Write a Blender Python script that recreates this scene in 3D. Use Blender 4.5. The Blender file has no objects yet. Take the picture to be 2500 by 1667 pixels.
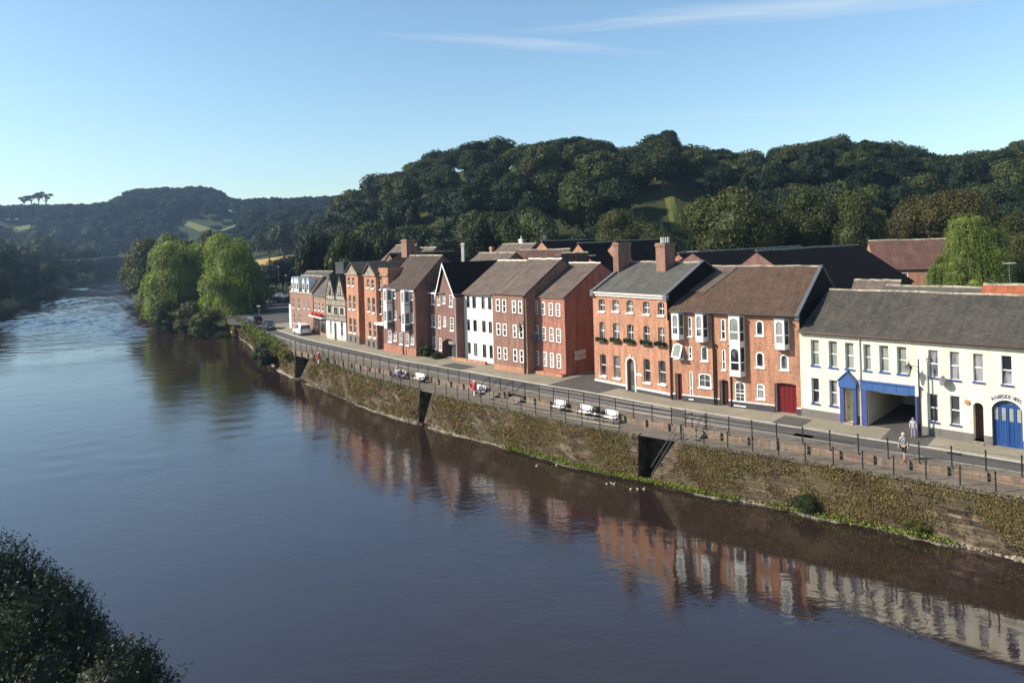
import bpy, math, random
import numpy as np
from mathutils import Vector, Matrix
random.seed(7); RNG = np.random.default_rng(11)
sc = bpy.context.scene; COL = sc.collection
# ------------------------------------------------------------------ survey: photo measurements -> world
F = 1667.; CX = 1250.; CY = 592.; TILT = .027; HC = 18.3; ZS = 3.6; ZL = 3.05; ZW = -.38
_r = math.atan(TILT); _c, _s = math.cos(_r), math.sin(_r)
def ray(px, py):
    u = (px-CX)/F; v = (py-CY)/F
    return u*_c-v*_s, v*_c+u*_s
def at(px, py, z):
    a, b = ray(px, py); Y = (HC-z)/b
    return Vector((a*Y, Y, z))
def zat(px, py, Y):
    a, b = ray(px, py); return Vector((a*Y, Y, HC-b*Y))
def lerp_tab(tab):
    xs = [t[0] for t in tab]; ys = [t[1] for t in tab]
    def f(x):
        if x <= xs[0]: i = 0
        elif x >= xs[-1]: i = len(xs)-2
        else: i = max(k for k in range(len(xs)-1) if xs[k] <= x)
        return ys[i]+(ys[i+1]-ys[i])*(x-xs[i])/(xs[i+1]-xs[i])
    return f
KERB = lerp_tab([(681,806),(736,824),(794,837),(882,856),(1000,882),(1049,889),(1198,915),(1325,937),(1427,953),(1534,973),(1619,989),(1800,1017),(2098,1064),(2246,1086),(2500,1126)])
EDGE = lerp_tab([(640,807),(681,823),(736,841),(814,859),(900,878),(1000,898),(1049,907),(1240,945),(1367,968),(1540,1001),(1619,1015),(1800,1044),(2100,1091),(2202,1107),(2321,1127),(2500,1155)])
UPPER = lerp_tab([(600,792),(640,818),(690,848),(759,864),(814,878),(917,899),(983,910),(1040,920),(1138,939),(1186,949),(1250,961),(1313,974),(1367,984),(1425,995),(1519,1014),(1700,1046),(1818,1066),(1904,1079),(2050,1100),(2154,1115),(2267,1132),(2386,1148),(2500,1166)])
OUTER = lerp_tab([(540,760),(604,794),(640,820),(690,851),(722,865),(759,876),(788,884),(882,918),(958,937),(1025,953),(1081,965),(1164,984),(1236,999),(1342,1021),(1396,1034),(1466,1047),(1540,1059),(1666,1080),(1757,1094),(1901,1116),(2053,1141),(2160,1158),(2276,1177),(2400,1199),(2500,1216)])
def line(f, p0, p1, step, z):
    n = max(2, int(abs(p1-p0)/step)+1)
    return [at(p0+(p1-p0)*i/(n-1), f(p0+(p1-p0)*i/(n-1)), z) for i in range(n)]
# ------------------------------------------------------------------ mesh helper
class MB:
    def __init__(s): s.v = []; s.f = []; s.m = []; s.mi = 0
    def q(s, *pts):
        n = len(s.v); s.v += [tuple(p) for p in pts]; s.f.append(tuple(range(n, n+len(pts)))); s.m.append(s.mi)
    def box(s, x0, y0, z0, x1, y1, z1):
        n = len(s.v)
        s.v += [(x0,y0,z0),(x1,y0,z0),(x1,y1,z0),(x0,y1,z0),(x0,y0,z1),(x1,y0,z1),(x1,y1,z1),(x0,y1,z1)]
        for f in ((0,3,2,1),(4,5,6,7),(0,1,5,4),(1,2,6,5),(2,3,7,6),(3,0,4,7)): s.f.append(tuple(n+i for i in f)); s.m.append(s.mi)
    def extr(s, pts, vec):
        n = len(s.v); k = len(pts); vec = Vector(vec)
        s.v += [tuple(p) for p in pts]+[tuple(Vector(p)+vec) for p in pts]
        s.f.append(tuple(range(n, n+k))); s.f.append(tuple(reversed(range(n+k, n+2*k)))); s.m += [s.mi]*2
        for i in range(k):
            j = (i+1) % k; s.f.append((n+j, n+i, n+k+i, n+k+j)); s.m.append(s.mi)
    def tube(s, pts, r, n=6, cap=True):
        pts = [Vector(p) for p in pts]; rs = r if isinstance(r, (list, tuple)) else [r]*len(pts)
        base = len(s.v)
        for i, p in enumerate(pts):
            d = (pts[min(i+1, len(pts)-1)]-pts[max(i-1, 0)]).normalized()
            u = d.cross(Vector((0,0,1)) if abs(d.z) < .9 else Vector((1,0,0))).normalized(); w = d.cross(u)
            for k in range(n):
                a = 2*math.pi*k/n; s.v.append(tuple(p+(u*math.cos(a)+w*math.sin(a))*rs[i]))
        for i in range(len(pts)-1):
            for k in range(n):
                a = base+i*n+k; b = base+i*n+(k+1) % n; s.f.append((a, b, b+n, a+n)); s.m.append(s.mi)
        if cap:
            s.f.append(tuple(reversed(range(base, base+n)))); s.f.append(tuple(range(base+(len(pts)-1)*n, base+len(pts)*n))); s.m += [s.mi]*2
    def lathe(s, c, prof, n=10):
        c = Vector(c); base = len(s.v)
        for r, z in prof:
            for k in range(n):
                a = 2*math.pi*k/n; s.v.append((c.x+r*math.cos(a), c.y+r*math.sin(a), c.z+z))
        for i in range(len(prof)-1):
            for k in range(n):
                a = base+i*n+k; b = base+i*n+(k+1) % n; s.f.append((a, b, b+n, a+n)); s.m.append(s.mi)
        s.f.append(tuple(reversed(range(base, base+n)))); s.f.append(tuple(range(base+(len(prof)-1)*n, base+len(prof)*n))); s.m += [s.mi]*2
    def ell(s, c, r, n=10, m=6):
        s.lathe(c, [(max(.001, math.sin(math.pi*i/m))*r[0], -math.cos(math.pi*i/m)*r[2]) for i in range(m+1)], n)
    def build(s, name, mat, parent=None, smooth=False):
        me = bpy.data.meshes.new(name); me.from_pydata(s.v, [], s.f)
        for mm in (mat if isinstance(mat, (list, tuple)) else [mat]): me.materials.append(mm)
        if any(s.m): me.polygons.foreach_set('material_index', s.m)
        if smooth: me.polygons.foreach_set('use_smooth', [True]*len(me.polygons))
        me.update()
        return link(name, me, parent)
def link(name, me, parent=None):
    o = bpy.data.objects.new(name, me); COL.objects.link(o)
    if parent: o.parent = parent
    return o
def tag(o, label=None, cat=None, group=None, kind=None):
    if label: o['label'] = label
    if cat: o['category'] = cat
    if group: o['group'] = group
    if kind: o['kind'] = kind
    return o
def thing(name, label, cat, loc=(0,0,0), rz=0, group=None):
    o = bpy.data.objects.new(name, None); COL.objects.link(o); o.location = loc; o.rotation_euler = (0,0,rz)
    o.empty_display_size = .3
    return tag(o, label, cat, group)
def copy_tree(o, parent=None):
    c = o.copy(); COL.objects.link(c)
    if parent: c.parent = parent
    for ch in list(o.children): copy_tree(ch, c)
    return c
def quads_mesh(name, V, mats, midx=None):
    """V: (n,4,3) numpy quads"""
    n = len(V); me = bpy.data.meshes.new(name)
    me.vertices.add(n*4); me.vertices.foreach_set('co', V.reshape(-1).astype(np.float32))
    me.loops.add(n*4); me.loops.foreach_set('vertex_index', np.arange(n*4, dtype=np.int32))
    me.polygons.add(n); me.polygons.foreach_set('loop_start', np.arange(0, n*4, 4, dtype=np.int32))
    for m in mats: me.materials.append(m)
    if midx is not None: me.polygons.foreach_set('material_index', midx.astype(np.int32))
    me.update(calc_edges=True); me.validate()
    return me
# ------------------------------------------------------------------ materials
MATS = {}
class NT:
    def __init__(s, name):
        s.m = bpy.data.materials.new(name); s.m.use_nodes = True; s.t = s.m.node_tree; s.t.nodes.clear()
        s.out = s.n('ShaderNodeOutputMaterial')
    def n(s, typ, **kw):
        x = s.t.nodes.new(typ)
        for k, v in kw.items():
            if k in x.inputs.keys() if hasattr(x.inputs, 'keys') else False: s.set(x, k, v)
            else: setattr(x, k, v)
        return x
    def set(s, x, k, v):
        i = x.inputs[k]
        if isinstance(v, bpy.types.NodeSocket): s.t.links.new(v, i)
        else: i.default_value = v
    def noise(s, vec, scale, detail=4, rough=.6, dist=0):
        x = s.n('ShaderNodeTexNoise'); s.set(x, 'Vector', vec); s.set(x, 'Scale', scale); s.set(x, 'Detail', detail); s.set(x, 'Roughness', rough); s.set(x, 'Distortion', dist)
        return x.outputs['Fac']
    def ramp(s, fac, stops, interp='LINEAR'):
        x = s.n('ShaderNodeValToRGB'); s.set(x, 'Fac', fac); e = x.color_ramp.elements; x.color_ramp.interpolation = interp
        while len(e) < len(stops): e.new(.5)
        for k, (p, c) in enumerate(stops): e[k].position = p; e[k].color = (*c, 1) if len(c) == 3 else c
        return x.outputs['Color']
    def math(s, op, a, b=0., c=None):
        x = s.n('ShaderNodeMath', operation=op); s.set(x, 0, a); s.set(x, 1, b)
        if c is not None: s.set(x, 2, c)
        return x.outputs[0]
    def mix(s, fac, a, b, mode='MIX'):
        x = s.n('ShaderNodeMix', data_type='RGBA', blend_type=mode); s.set(x, 0, fac); s.set(x, 6, a if isinstance(a, bpy.types.NodeSocket) else (*a, 1)); s.set(x, 7, b if isinstance(b, bpy.types.NodeSocket) else (*b, 1))
        return x.outputs[2]
    def obj(s): return s.n('ShaderNodeTexCoord').outputs['Object']
    def map(s, vec, scale=(1,1,1), rot=(0,0,0)):
        x = s.n('ShaderNodeMapping'); s.set(x, 'Vector', vec); s.set(x, 'Scale', scale); s.set(x, 'Rotation', rot); return x.outputs[0]
    def bump(s, h, strength=.3, dist=.02):
        x = s.n('ShaderNodeBump'); s.set(x, 'Height', h); s.set(x, 'Strength', strength); s.set(x, 'Distance', dist); return x.outputs[0]
    def pbr(s, col, rough=.7, normal=None, spec=.4, **kw):
        x = s.n('ShaderNodeBsdfPrincipled')
        s.set(x, 'Base Color', col if isinstance(col, bpy.types.NodeSocket) else (*col, 1)); s.set(x, 'Roughness', rough); s.set(x, 'Specular IOR Level', spec)
        if normal is not None: s.set(x, 'Normal', normal)
        for k, v in kw.items(): s.set(x, k.replace('_', ' '), v)
        return x.outputs[0]
    def end(s, sh): s.t.links.new(sh, s.out.inputs[0]); return s.m
def mul(c, k): return tuple(x*k for x in c)
def plain(name, c, rough=.6, var=.2, scale=3., spec=.4, metal=0.):
    t = NT(name); v = t.obj(); f = t.noise(v, scale, 5)
    col = t.ramp(f, [(.3, mul(c, 1-var)), (.7, mul(c, 1+var))])
    return t.end(t.pbr(col, rough, t.bump(t.noise(v, scale*8, 3), .15, .01), spec, Metallic=metal))
def wallcoord(t):
    v = t.obj(); x = t.n('ShaderNodeSeparateXYZ'); t.set(x, 0, v)
    c = t.n('ShaderNodeCombineXYZ'); t.set(c, 0, t.math('ADD', x.outputs[0], x.outputs[1])); t.set(c, 1, x.outputs[2]); return c.outputs[0], v
def brick(name, c, mort=(.34,.29,.25), var=.25, patch=.18, patchcol=None):
    t = NT(name); w, v = wallcoord(t)
    b = t.n('ShaderNodeTexBrick'); t.set(b, 'Vector', w); t.set(b, 'Scale', 1.); t.set(b, 'Brick Width', .225); t.set(b, 'Row Height', .075); t.set(b, 'Mortar Size', .009)
    t.set(b, 'Color1', (*mul(c, 1+var), 1)); t.set(b, 'Color2', (*mul(c, 1-var), 1)); t.set(b, 'Mortar', (*mort, 1))
    n1 = t.noise(v, .55, 5, .65); pc = patchcol or mul(c, 1.25)
    col = t.mix(t.ramp(n1, [(.42, (0,0,0)), (.72, (patch*2.5,)*3)]), b.outputs['Color'], pc)
    n2 = t.noise(t.map(v, (2.2,2.2,.35)), 1., 4, .7)
    col = t.mix(1., col, t.ramp(n2, [(.3, (.6,.6,.62)), (.62, (1.1,1.07,1.05))]), 'MULTIPLY')
    n3 = t.noise(v, 9., 2, .5)
    col = t.mix(1., col, t.ramp(n3, [(.35, (.84,.82,.8)), (.65, (1.12,1.12,1.12))]), 'MULTIPLY')
    return t.end(t.pbr(col, .85, t.bump(b.outputs['Fac'], -.4, .01), .25))
def render_wall(name, c, stain=.12):
    t = NT(name); w, v = wallcoord(t)
    n1 = t.noise(v, .5, 6, .65); n2 = t.noise(t.map(v, (3.,3.,.25)), 1., 4, .65)
    col = t.ramp(n1, [(.3, mul(c, .93)), (.7, mul(c, 1.03))])
    col = t.mix(1., col, t.ramp(n2, [(.3, (1-stain*1.6, 1-stain*1.7, 1-stain*2)), (.55, (1,1,1))]), 'MULTIPLY')
    return t.end(t.pbr(col, .8, t.bump(t.noise(v, 25, 4), .12, .01), .3))
def roofmat(name, c1, c2, moss=None, mossamt=.4, tile=(.2,.16), streak=1.):
    t = NT(name); v = t.obj(); x = t.n('ShaderNodeSeparateXYZ'); t.set(x, 0, v)
    c = t.n('ShaderNodeCombineXYZ'); t.set(c, 0, x.outputs[0]); t.set(c, 1, t.math('MULTIPLY', x.outputs[1], 1.3)); w = c.outputs[0]
    b = t.n('ShaderNodeTexBrick'); t.set(b, 'Vector', w); t.set(b, 'Scale', 1.); t.set(b, 'Brick Width', tile[0]); t.set(b, 'Row Height', tile[1]); t.set(b, 'Mortar Size', .012); t.set(b, 'Mortar Smooth', .4)
    t.set(b, 'Color1', (*c1, 1)); t.set(b, 'Color2', (*c2, 1)); t.set(b, 'Mortar', (*mul(c1, .45), 1))
    n1 = t.noise(v, .8, 6, .7); n2 = t.noise(t.map(v, (2.6,.3,.3)), 1., 4, .6)
    col = t.mix(1., b.outputs['Color'], t.ramp(n2, [(.25, (1-.38*streak,)*3), (.7, (1.15,1.13,1.1))]), 'MULTIPLY')
    col = t.mix(1., col, t.ramp(n1, [(.3, (.7,.7,.72)), (.7, (1.22,1.18,1.12))]), 'MULTIPLY')
    if moss:
        n3 = t.noise(v, 3.5, 6, .75)
        col = t.mix(t.ramp(n3, [(.5, (0,0,0)), (.72, (mossamt,)*3)]), col, moss)
        n4 = t.noise(v, 7., 2, .5)
        col = t.mix(t.ramp(n4, [(.68, (0,0,0)), (.74, (mossamt*1.2,)*3)]), col, mul(moss, 1.6))
    return t.end(t.pbr(col, .8, t.bump(b.outputs['Fac'], -.5, .02), .3))
def leafmat(name, cols, trans=.22, nscale=.3, rough=.55, spec=.25, rnd=1.):
    """cols: 3 greens, dark to light"""
    t = NT(name); v = t.obj(); oi = t.n('ShaderNodeObjectInfo')
    base = t.ramp(oi.outputs['Random'], [(0, cols[0]), (.5, cols[1]), (1, cols[2])])
    g = t.n('ShaderNodeNewGeometry')
    n1 = t.noise(v, nscale, 3, .6); n2 = t.ramp(g.outputs['Random Per Island'], [(0, (.66,.68,.66)), (.5, (1,1,1)), (1, (1.36,1.32,1.15))])
    col = t.mix(1., base, t.ramp(n1, [(.3, (.62,.66,.62)), (.7, (1.42,1.34,1.1))]), 'MULTIPLY')
    col = t.mix(1., col, n2, 'MULTIPLY')
    p = t.pbr(col, rough, None, spec); tr = t.n('ShaderNodeBsdfTranslucent'); t.set(tr, 'Color', t.mix(1., col, (1.2,1.3,.6), 'MULTIPLY'))
    mx = t.n('ShaderNodeMixShader'); t.set(mx, 0, trans); t.set(mx, 1, p); t.set(mx, 2, tr.outputs[0])
    return t.end(mx.outputs[0])
def glassmat(name, c, rough=.06, curtain=None):
    t = NT(name); v = t.obj(); n = t.noise(t.map(v, (1.3,1.3,.5)), .9, 2, .5)
    hi = curtain or mul(c, 2.2)
    col = t.ramp(n, [(.42, c), (.6, hi)])
    return t.end(t.pbr(col, rough, t.bump(t.noise(v, 1.5, 1), .03, .02), .7))
M = {}
M['brick_orange'] = brick('brick_orange', (.47,.195,.10), patchcol=(.50,.28,.17))
M['brick_bay'] = brick('brick_bay', (.47,.19,.095), patchcol=(.50,.28,.17))
M['brick_red'] = brick('brick_red', (.40,.13,.08), patchcol=(.43,.18,.125))
M['brick_dark'] = brick('brick_dark', (.17,.062,.05), patchcol=(.21,.10,.085))
M['brick_brown'] = brick('brick_brown', (.24,.105,.072), patchcol=(.28,.16,.12))
M['brick_old'] = brick('brick_old', (.30,.15,.10), patchcol=(.34,.24,.19))
M['brick_wall'] = brick('brick_wall', (.20,.12,.085), (.27,.235,.19), .5, .5, (.21,.175,.13))
M['cream'] = render_wall('cream_render', (.695,.65,.535))
M['white_wall'] = render_wall('white_render', (.74,.73,.70), .06)
M['plinth_grey'] = render_wall('plinth_grey', (.16,.145,.13))
M['plinth_dark'] = render_wall('plinth_dark', (.06,.06,.06))
M['pale_wall'] = render_wall('pale_interior', (.55,.5,.42))
M['white'] = plain('white_paint', (.8,.8,.78), .45, .06)
M['offwhite'] = plain('stone_white', (.55,.52,.47), .7, .15)
M['stone_pale'] = plain('stone_pale', (.27,.235,.175), .85, .6, 1.6)
M['blue'] = plain('blue_paint', (.04,.10,.27), .4, .1)
M['blue_dark'] = plain('blue_door_paint', (.012,.055,.20), .4, .12)
M['navy'] = plain('navy_paint', (.05,.065,.19), .45, .1)
M['red_door'] = plain('red_door_paint', (.15,.008,.012), .4, .15)
M['brown_door'] = plain('brown_door_paint', (.05,.016,.012), .4, .15)
M['cream_door'] = plain('cream_door_paint', (.62,.55,.28), .45, .1)
M['black'] = plain('black_iron', (.012,.012,.013), .5, .3)
M['rail'] = plain('rail_iron', (.018,.018,.02), .42, .3)
M['railbar'] = plain('rail_bar_steel', (.11,.105,.10), .35, .2, metal=.4)
M['lead'] = plain('lead_grey', (.12,.125,.135), .5, .15)
M['timber'] = plain('old_timber', (.075,.055,.04), .8, .3)
M['plaster'] = render_wall('plaster', (.50,.45,.36), .1)
M['terracotta'] = plain('terracotta', (.45,.2,.1), .8, .25)
M['pot_buff'] = plain('pot_buff', (.6,.52,.4), .8, .2)
M['red'] = plain('red_paint', (.38,.05,.05), .5, .15)
M['skin'] = plain('skin', (.5,.3,.22), .6, .05)
M['flower'] = plain('flower_red', (.7,.09,.04), .7, .5, 8)
M['glass'] = glassmat('window_glass', (.018,.02,.022), curtain=(.10,.10,.095))
M['glass_blind'] = glassmat('window_blind', (.20,.22,.19), curtain=(.29,.30,.26))
M['glass_curtain'] = glassmat('window_curtain', (.02,.02,.025), curtain=(.30,.29,.30))
M['tile_brown'] = roofmat('tile_brown', (.125,.078,.056), (.095,.062,.05), (.19,.145,.06), .6)
M['tile_dark'] = roofmat('tile_dark', (.085,.06,.05), (.065,.05,.043), (.13,.10,.06), .45)
M['tile_mauve'] = roofmat('tile_mauve', (.155,.122,.105), (.135,.108,.095), (.20,.16,.10), .25, (.3,.28))
M['slate'] = roofmat('slate_grey', (.115,.115,.105), (.095,.097,.092), (.17,.16,.12), .25, (.3,.22))
M['slate_dark'] = roofmat('slate_dark', (.088,.079,.070), (.068,.065,.062), (.20,.17,.10), .5, (.3,.2))
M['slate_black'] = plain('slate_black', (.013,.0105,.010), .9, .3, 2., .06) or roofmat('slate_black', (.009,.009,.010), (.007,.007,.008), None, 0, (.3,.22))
M['tile_red'] = roofmat('tile_red', (.155,.085,.068), (.13,.07,.06), (.15,.11,.07), .2)
M['tile_orange'] = roofmat('tile_orange', (.42,.13,.06), (.34,.10,.05), (.3,.2,.1), .25)
M['stone_wall'] = None
def stonewall():
    t = NT('river_wall_stone'); v = t.obj()
    vo = t.n('ShaderNodeTexVoronoi'); t.set(vo, 'Vector', t.map(v, (1.6,1.6,3.2))); t.set(vo, 'Scale', 1.)
    col = t.ramp(vo.outputs['Color'], [(.2, (.075,.06,.043)), (.5, (.13,.098,.07)), (.8, (.21,.17,.125))])
    n = t.noise(v, 1.2, 6, .7); col = t.mix(1., col, t.ramp(n, [(.3, (.45,.43,.4)), (.7, (1.15,1.1,1.05))]), 'MULTIPLY')
    w_, _v = wallcoord(t); b = t.n('ShaderNodeTexBrick'); t.set(b, 'Vector', w_); t.set(b, 'Scale', 1.); t.set(b, 'Brick Width', .62); t.set(b, 'Row Height', .24); t.set(b, 'Mortar Size', .022); t.set(b, 'Color1', (1.15,1.1,1.05,1)); t.set(b, 'Color2', (.72,.72,.72,1)); t.set(b, 'Mortar', (.28,.27,.25,1))
    col = t.mix(.85, col, b.outputs['Color'], 'MULTIPLY')
    col = t.mix(t.ramp(t.noise(v, .35, 4), [(.45, (0,0,0)), (.65, (.6,.6,.6))]), col, (.085,.078,.036))
    return t.end(t.pbr(col, .9, t.bump(vo.outputs['Distance'], -.6, .06), .2))
M['stone_wall'] = stonewall()
def paving(name, c1, c2, sc_=1.):
    t = NT(name); v = t.obj(); n = t.noise(v, .35, 6, .7); n2 = t.noise(v, 6., 3, .6)
    col = t.ramp(n, [(.3, c1), (.7, c2)]); col = t.mix(1., col, t.ramp(n2, [(.3, (.82,.82,.82)), (.7, (1.14,1.14,1.14))]), 'MULTIPLY')
    return t.end(t.pbr(col, .9, t.bump(n2, .2, .01), .25))
M['road'] = paving('asphalt', (.07,.068,.066), (.105,.10,.096))
M['yard'] = paving('old_asphalt', (.075,.072,.068), (.12,.11,.10))
M['pavement'] = paving('pavement_stone', (.23,.205,.15), (.33,.295,.22))
M['walk'] = paving('river_walk_stone', (.14,.122,.098), (.22,.19,.155))
M['lower_walk'] = paving('quay_stone', (.13,.108,.085), (.22,.185,.145))
M['kerb'] = paving('kerb_stone', (.35,.32,.27), (.46,.43,.37))
M['marking'] = paving('road_paint', (.45,.44,.41), (.62,.61,.57))
M['leaf_hill'] = leafmat('leaf_hill', [(.011,.020,.011), (.022,.036,.015), (.062,.075,.025)], .08, spec=.12)
M['leaf_mid'] = leafmat('leaf_mid', [(.045,.056,.016), (.054,.064,.018), (.064,.068,.02)], .15)
M['leaf_autumn'] = leafmat('leaf_autumn', [(.065,.06,.018), (.068,.056,.018), (.075,.058,.018)], .2)
M['leaf_lime'] = leafmat('leaf_lime', [(.13,.16,.02)]*3, .3)
M['leaf_willow'] = leafmat('leaf_willow', [(.165,.215,.036), (.17,.22,.038), (.175,.225,.04)], .34)
M['leaf_willow_pale'] = leafmat('leaf_willow_pale', [(.13,.17,.04)]*3, .3)
M['leaf_bank'] = leafmat('leaf_bank', [(.022,.034,.014), (.036,.05,.018), (.055,.066,.022)], .15)
M['leaf_far'] = leafmat('leaf_far', [(.013,.022,.015), (.017,.026,.016), (.02,.029,.017)], .05, .035, .8, .05)
M['leaf_bush'] = leafmat('leaf_bush', [(.016,.024,.011), (.017,.026,.012), (.018,.026,.012)], .08, 1.2, .5, .25)
M['leaf_shrub'] = leafmat('leaf_shrub', [(.06,.078,.018), (.075,.09,.02), (.09,.095,.024)], .2)
M['bark'] = plain('bark', (.07,.055,.04), .9, .35)
def drymat():
    t = NT('dry_creeper'); v = t.obj(); g = t.n('ShaderNodeNewGeometry')
    n = t.noise(v, .55, 5, .7)
    col = t.ramp(n, [(.3, (.07,.046,.02)), (.45, (.135,.095,.032)), (.58, (.135,.112,.036)), (.74, (.25,.20,.085))])
    col = t.mix(1., col, t.ramp(g.outputs['Random Per Island'], [(0, (.45,.45,.45)), (.6, (.9,.9,.9)), (.95, (1.35,1.3,1.2)), (1, (2.6,2.4,2.2))]), 'MULTIPLY')
    return t.end(t.pbr(col, .8, None, .2))
M['dry'] = drymat()
def grassmat(name, a, b, c):
    t = NT(name); v = t.obj(); g = t.n('ShaderNodeNewGeometry'); n = t.noise(v, .4, 5, .7)
    col = t.ramp(n, [(.3, a), (.5, b), (.7, c)])
    col = t.mix(1., col, t.ramp(g.outputs['Random Per Island'], [(0, (.6,.6,.6)), (1, (1.4,1.4,1.3))]), 'MULTIPLY')
    return t.end(t.pbr(col, .85, t.bump(t.noise(v, 3., 5), .4, .1), .2))
M['grass'] = grassmat('grass_ground', (.03,.045,.012), (.045,.06,.016), (.06,.07,.02))
M['grass_bright'] = grassmat('grass_bright', (.10,.14,.02), (.15,.20,.025), (.20,.23,.04))
M['hill_grass'] = grassmat('hill_grass', (.07,.085,.02), (.10,.11,.025), (.12,.12,.03))
M['meadow'] = grassmat('meadow', (.11,.13,.05), (.14,.155,.06), (.17,.18,.075))
M['stubble'] = grassmat('stubble', (.36,.25,.09), (.42,.29,.11), (.46,.33,.14))
M['bank_dry'] = grassmat('bank_dry', (.07,.075,.02), (.12,.12,.03), (.17,.15,.055))
def watermat():
    t = NT('river_water'); v = t.obj()
    x = t.n('ShaderNodeSeparateXYZ'); t.set(x, 0, v)
    # shallow riffle crossing the river upstream, about 150 m away
    a = t.math('ADD', t.math('MULTIPLY', x.outputs[0], .18), x.outputs[1])
    dist = t.math('ABSOLUTE', t.math('SUBTRACT', t.math('ADD', a, t.math('MULTIPLY', t.noise(v, .035, 3), 40.)), 178.))
    rif = t.ramp(t.math('DIVIDE', dist, 60.), [(.12, (1,1,1)), (.62, (0,0,0))])
    w1 = t.noise(t.map(v, (.5,1.1,1.), (0,0,.5)), .9, 5, .6, .4)
    w2 = t.noise(t.map(v, (.7,1.6,1.), (0,0,.45)), 2.2, 4, .6, .3)
    w3 = t.noise(t.map(v, (.4,1.,1.), (0,0,.55)), 1.1, 5, .65, .8)
    calm = t.ramp(t.noise(v, .045, 3, .5), [(.40, (.22,)*3), (.62, (1,1,1))])
    side = t.ramp(t.math('DIVIDE', t.math('ADD', x.outputs[0], 30.), 60.), [(.45, (1,1,1)), (.72, (.42,.42,.42))])
    calm = t.math('MULTIPLY', calm, side); h = t.math('ADD', t.math('MULTIPLY', t.math('MULTIPLY', w1, .024), calm), t.math('MULTIPLY', t.math('MULTIPLY', w2, .013), calm))
    w4 = t.noise(t.map(v, (.55,1.,1.), (0,0,.45)), .30, 4, .65, 1.); w5 = t.noise(t.map(v, (.6,1.,1.), (0,0,.5)), .62, 4, .6, .6)
    patch_ = t.ramp(t.noise(v, .028, 4, .6, .5), [(.46, (0,0,0)), (.60, (1,1,1))])
    h = t.math('ADD', h, t.math('MULTIPLY', t.math('MULTIPLY', w5, .034), patch_)); h = t.math('ADD', h, t.math('MULTIPLY', t.math('MULTIPLY', w4, .06), rif))
    up_ = t.ramp(t.math('DIVIDE', x.outputs[1], 300.), [(.42, (0,0,0)), (.62, (1,1,1))])
    h = t.math('ADD', h, t.math('MULTIPLY', t.math('MULTIPLY', w3, .05), t.math('MAXIMUM', rif, t.math('MULTIPLY', up_, .35))))
    rgh = t.math('ADD', .035, t.math('MULTIPLY', up_, .05))
    n = t.bump(h, 1., 1.)
    mud = t.ramp(t.noise(v, .05, 3), [(.3, (.023,.0145,.014)), (.7, (.034,.021,.0155))])
    return t.end(t.pbr(mud, rgh, n, .5, IOR=2.15))
M['water'] = watermat()
# ------------------------------------------------------------------ terrain
RB = [(46.,20.)] + [(p.x, p.y) for p in line(OUTER, 2500, 560, 40, ZL)] + [(-80.,163.),(-138.,247.),(-235.,416.),(-448.,800.),(-900.,1500.),(-2500,4000)]
RB_y = np.array([p[1] for p in RB]); RB_x = np.array([p[0] for p in RB])
LB = [(-3.,-60.),(-4.,5.),(-9.,15.),(-13.,21.),(-23.,29.5),(-33.,40.),(-76.,90.),(-162.,211.),(-200.,283.),(-278.,433.),(-418.,722.),(-465.,810.),(-900.,1490.),(-2500,3990)]
LB_y = np.array([p[1] for p in LB]); LB_x = np.array([p[0] for p in LB])
sky_near = [(690,600),(760,560),(800,510),(850,462),(900,440),(930,408),(1000,392),(1050,368),(1120,342),(1180,328),(1290,338),(1400,325),(1480,338),(1530,352),(1560,332),(1640,318),(1680,348),(1720,348),(1790,358),(1860,362),(1920,342),(2000,320),(2100,332),(2180,342),(2300,372),(2340,362),(2400,347),(2460,342),(2500,345),(2700,350)]
TH = np.array([ray(*p)[0] for p in sky_near]); YR = np.interp(np.array([p[0] for p in sky_near]), [690,900,1200,2700], [420,330,280,265])
ZR = np.array([zat(p[0], p[1], y).z for p, y in zip(sky_near, YR)])-13
def sstep(t): t = np.clip(t, 0, 1); return t*t*(3-2*t)
def terr(X, Y):
    X = np.asarray(X, float); Y = np.asarray(Y, float)
    dr = (X-np.interp(Y, RB_y, RB_x))*.72; dl = (np.interp(Y, LB_y, LB_x)-X)*.72
    town = np.where(Y < 138, np.clip((dr-2.)/1.5, 0, 1)*4.8-2., np.clip((dr+1)/6, 0, 1)*4.6-1.6)
    left = np.clip((dl+1)/7, 0, 1)*4.8-1.8
    h = np.where(dr > -1, town, np.where(dl > -1, left, -1.9))
    d = np.maximum(dr, dl)
    h = h+(3.-h)*sstep((Y-790)/60)
    th = X/np.maximum(Y, 1.)
    far = 63*sstep((Y-240)/690)*np.maximum(np.clip((d-14)/90, 0, 1), sstep((Y-700)/120))
    far = far*(1+.33*np.exp(-((th+.497)/.078)**6)*sstep((Y-780)/120))
    yr = np.interp(th, TH, YR); zr = np.interp(th, TH, ZR)
    near = sstep((Y-np.where(th > 0, 132., 150.))/(yr-140))*np.maximum(zr-3, 0)*sstep((th+.33)/.05)
    near = np.where((Y > 100) & (dr > 5), near, 0)
    return h+np.maximum(far, near)
def terr1(x, y): return float(terr(x, y))
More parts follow.
